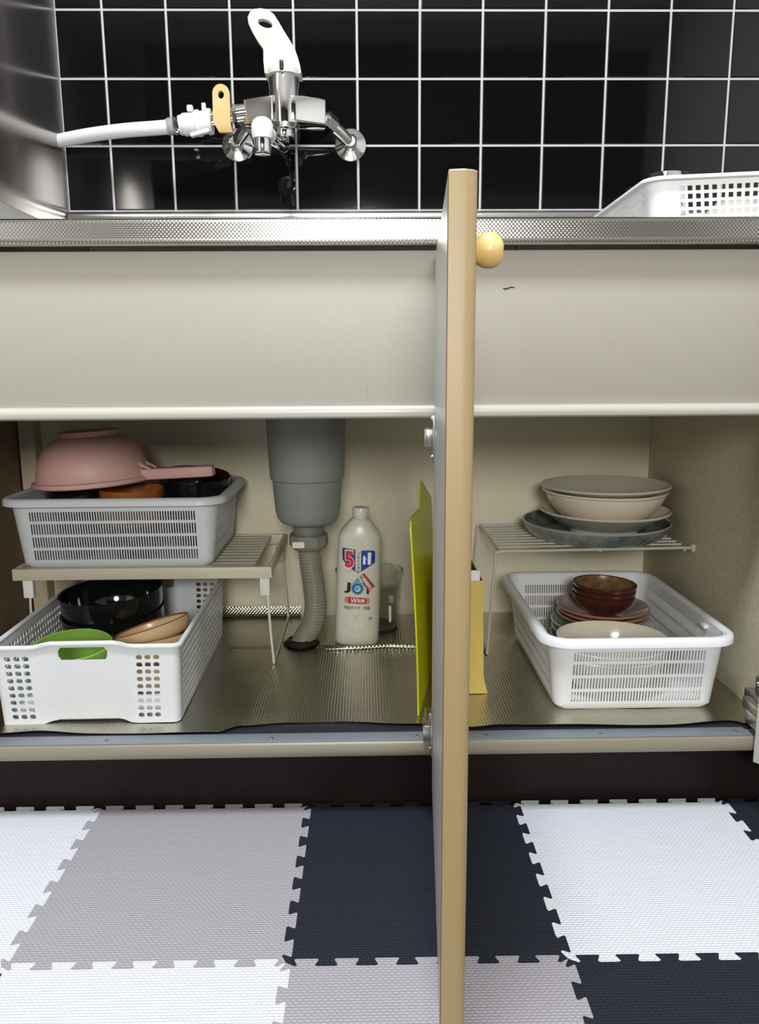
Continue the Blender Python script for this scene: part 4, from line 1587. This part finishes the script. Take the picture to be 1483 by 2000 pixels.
r_ = 0.0026
b = B()
tube(b, smooth_path([(0.2090, WY0 - 0.001, FZ + 0.0028), (0.2120, WY0, FZ + 0.06), (0.2200, WY0, WZ - 0.010), (0.2235, WY0, WZ - 0.0025), (0.231, WY0, WZ), (0.25, WY0, WZ), (0.30, WY0, WZ + 0.0006), (0.38, WY0, WZ + 0.0014), (0.46, WY0, WZ + 0.0022), (0.51, WY0, WZ + 0.0027), (0.537, WY0, WZ + 0.003), (WX1, WY0, WZ + 0.003)], 6), r_, 10)
wpart('front_frame', b)
b = B()
tube(b, smooth_path([(0.2090, WY1, FZ + 0.0028), (0.2120, WY1, FZ + 0.06), (0.2200, WY1, WZ - 0.010), (0.2235, WY1, WZ - 0.0025), (0.231, WY1, WZ), (0.25, WY1, WZ), (0.30, WY1, WZ + 0.0006), (0.38, WY1, WZ + 0.0014), (0.46, WY1, WZ + 0.0022), (0.51, WY1, WZ + 0.0027), (0.537, WY1, WZ + 0.003), (WX1, WY1, WZ + 0.003)], 6), r_, 10)
wpart('back_frame', b)
b = B(); tube(b, [(0.2085, WY0 - 0.002, FZ + 0.0030), (0.2085, WY1 + 0.002, FZ + 0.0030)], r_, 8); wpart('foot_bar', b)
for x in (0.2265, 0.40, 0.546):
    b = B(); tube(b, [(x, WY0, WZ - 0.0005), (x, WY1, WZ - 0.0005)], r_ * .95, 8); wpart('cross_bar', b)
b = B(); tube(b, [(0.2265 - ws_loc[0], 0, 0), (0.548 - ws_loc[0], 0, 0.002)], 0.0019, 8)
w0 = part('wire', b, 'wire_white', ws)
nw = 9
for i in range(nw):
    y = WY0 + (i + 1) * (WY1 - WY0) / (nw + 1)
    loc = (0, y - ws_loc[1], WZ + 0.0022 - ws_loc[2])
    if i == 0:
        w0.location = loc
    else:
        share(w0, 'wire', ws, loc)
for y in (WY0, WY1):
    b = B(); box(b, (0.5555, y - 0.006, WZ - 0.003), (0.5618, y + 0.006, WZ + 0.010), 0.0015); wpart('wall_clip', b)

# plates on the shelf
pz = WZ + 0.0052
PX, PY = 0.4225, 1.385
g = thing('glass_platter', 'dark green glass platter at the bottom of the plate stack', 'plate', (PX - 0.003, PY, pz))
prf = [(0, 0.0), (0.108, 0.0), (0.112, 0.0015), (0.120, 0.006), (0.127, 0.015), (0.1305, 0.025)]
b = B(); lathe(b, prf, 64); part('underside', b, 'glass_plate', g, angle=50)
b = B(); lathe(b, [(0.1305, 0.025), (0.1320, 0.0265), (0.1325, 0.0285), (0.1305, 0.0295), (0.1285, 0.028)], 64); part('rim', b, 'glass_rim', g)
b = B(); lathe(b, [(0.1285, 0.028), (0.1235, 0.017), (0.116, 0.0095), (0.106, 0.0055), (0, 0.0055)], 64); part('face', b, 'glass_plate', g, angle=50)
plate('soup_plate', 'wide cream soup plate lying in the glass platter', (PX + 0.013, PY + 0.002, pz + 0.0115), 0.116, 0.034, 'china', foot=0.060, fh=0.0061)
dish('china_bowl', 'cream china bowl between the soup plates of the stack', 'bowl', (PX + 0.013, PY + 0.002, pz + 0.0220), 0.106, 0.055, 0.060, 'china_cream', p=1.25, th=0.004)
plate('soup_plate', 'cream plate lying on the china bowl, second from the top', (PX + 0.012, PY + 0.002, pz + 0.0560), 0.110, 0.0255, 'china_cream', foot=0.062)
plate('soup_plate', 'cream plate on top of the stack on the wire shelf', (PX + 0.012, PY + 0.001, pz + 0.0665), 0.1145, 0.0255, 'china', foot=0.062, rot=(0.0, -0.008, 0), fh=0.0036)

# --- in the white basket
r0z = FZ + 0.004
for i, (rr_, zz, nm, lab, mm, mr, mf) in enumerate((
        (0.088, 0.000, 'side_plate', 'pale green plate at the bottom of the stack under the brown bowls', 'china_green', 'china_green', 'china_green'),
        (0.087, 0.012, 'side_plate', 'pale green plate second from the bottom under the brown bowls', 'china_green', 'china_green', 'china_green'),
        (0.086, 0.024, 'side_plate', 'cream plate in the basket between green plates under the brown bowls', 'china', 'china', 'china'),
        (0.0855, 0.037, 'side_plate', 'pale green plate right under the patterned plates', 'china_green', 'china', 'china_green'),
        (0.0765, 0.0500, 'small_plate', 'patterned plate with brown rim, lowest of three under the brown bowls', 'china_pattern', 'china_rim', 'china_pattern'),
        (0.0765, 0.0573, 'small_plate', 'patterned plate with brown rim, middle of three under the brown bowls', 'china_pattern', 'china_rim', 'china_pattern'),
        (0.0765, 0.0646, 'small_plate', 'patterned plate with brown rim, uppermost, right under the brown bowls', 'china_pattern', 'china_rim', 'china_pattern'))):
    plate(nm, lab, (0.4060 + 0.001 * (i % 3), 1.2780, r0z + zz), rr_, 0.0195, mm, mr, mf, fh=(0.0027, 0.0057, 0.0057, 0.0062, 0.0067, 0.0006, 0.0003)[i])
bz = r0z + 0.0713
for i, lab in enumerate(('glossy red brown bowl, lowest of three on the patterned plates', 'glossy red brown bowl, middle of three on the patterned plates',
                         'glossy red brown bowl with speckled inside, top of the three')):
    dish('small_bowl', lab, 'bowl', (0.4050 + 0.001 * i, 1.276, bz + 0.0097 * i), 0.0525 + 0.0004 * i, 0.035, 0.024, 'brown_bowl', 'brown_inside', 'brown_bowl', rot=(0.0, 0.03, i * .1), p=1.6, th=0.0022)
for i, lab in enumerate(('white china dish, lowest of three seen through the basket slots', 'white china dish, middle of three seen through the basket slots',
                         'white china dish, top of three behind the basket rim')):
    dish('white_dish', lab, 'dish', (0.370 + 0.001 * i, 1.1240, r0z + 0.0014 + 0.0134 * i), 0.084, 0.058, 0.044, 'china', 'china', sy=0.74, rot=(0.03, 0.02, 0), p=1.5, th=0.004, fd=(0.003, 0.0057, 0.0057)[i])

# ------------------------------------------------------------------ dish drainer on the counter
dd_loc = (0.557, 1.19, 0.8045)
dd = thing('dish_drainer', 'white plastic dish drainer basket with square holes on the counter', 'dish rack', dd_loc, (0, -0.035, -0.03))
us, cols = stations((27, 22, 27, 22), 0.045, 0, corner=4)
vs = [0, 0.05] + [0.05 + 0.83 * i / 6 for i in range(1, 7)] + [1.0]
holes = {}
for c in cols:
    for r__ in range(1, 7):
        holes[(c, r__)] = (0.19, 0.19, 0.0, 0.0)
b = B()
shell(b, lambda v: (0.168 + 0.012 * v, 0.130 + 0.010 * v, 0.020, v * 0.072), us, vs, holes, 0.0018)
part('body', b, 'drainer_white', dd, angle=40)
part('rim', rim_bm(0.180, 0.140, 0.020, [(-0.002, 0.0715), (0.001, 0.074), (0.005, 0.0735), (0.0065, 0.0695), (0.0055, 0.0685), (0.003, 0.071)]), 'drainer_white', dd, angle=60)


def tumbler(label, loc, r, h, rot=(0, 0, 0)):
    root = thing('glass_tumbler', label, 'glass', loc, rot, 'glasses in the dish drainer')
    bm = B()
    lathe(bm, [(0, 0), (r * .86, 0), (r * .9, 0.003), (r, h), (r - 0.0008, h + 0.0008), (r - 0.0018, h), (r * .86, 0.008), (0, 0.007)], 36)
    part('glass_body', bm, 'glass', root, angle=50)
    return root


tumbler('clear glass tumbler in the drainer, the one nearer the counter edge', (0.427, 1.150, 0.8026), 0.032, 0.0914)
tumbler('clear glass tumbler in the drainer, the one nearer the tiles', (0.430, 1.240, 0.8026), 0.032, 0.0934)
dish('rice_bowl', 'white china bowl upside down in the dish drainer', 'bowl', (0.530, 1.150, 0.8581), 0.060, 0.050, 0.030, 'china', rot=(PI, 0, 0))
dish('rice_bowl', 'wide white china bowl upside down in the dish drainer near its far end', 'bowl', (0.650, 1.170, 0.8641), 0.052, 0.052, 0.028, 'china', rot=(PI, 0, 0))

bpy.context.view_layer.update()
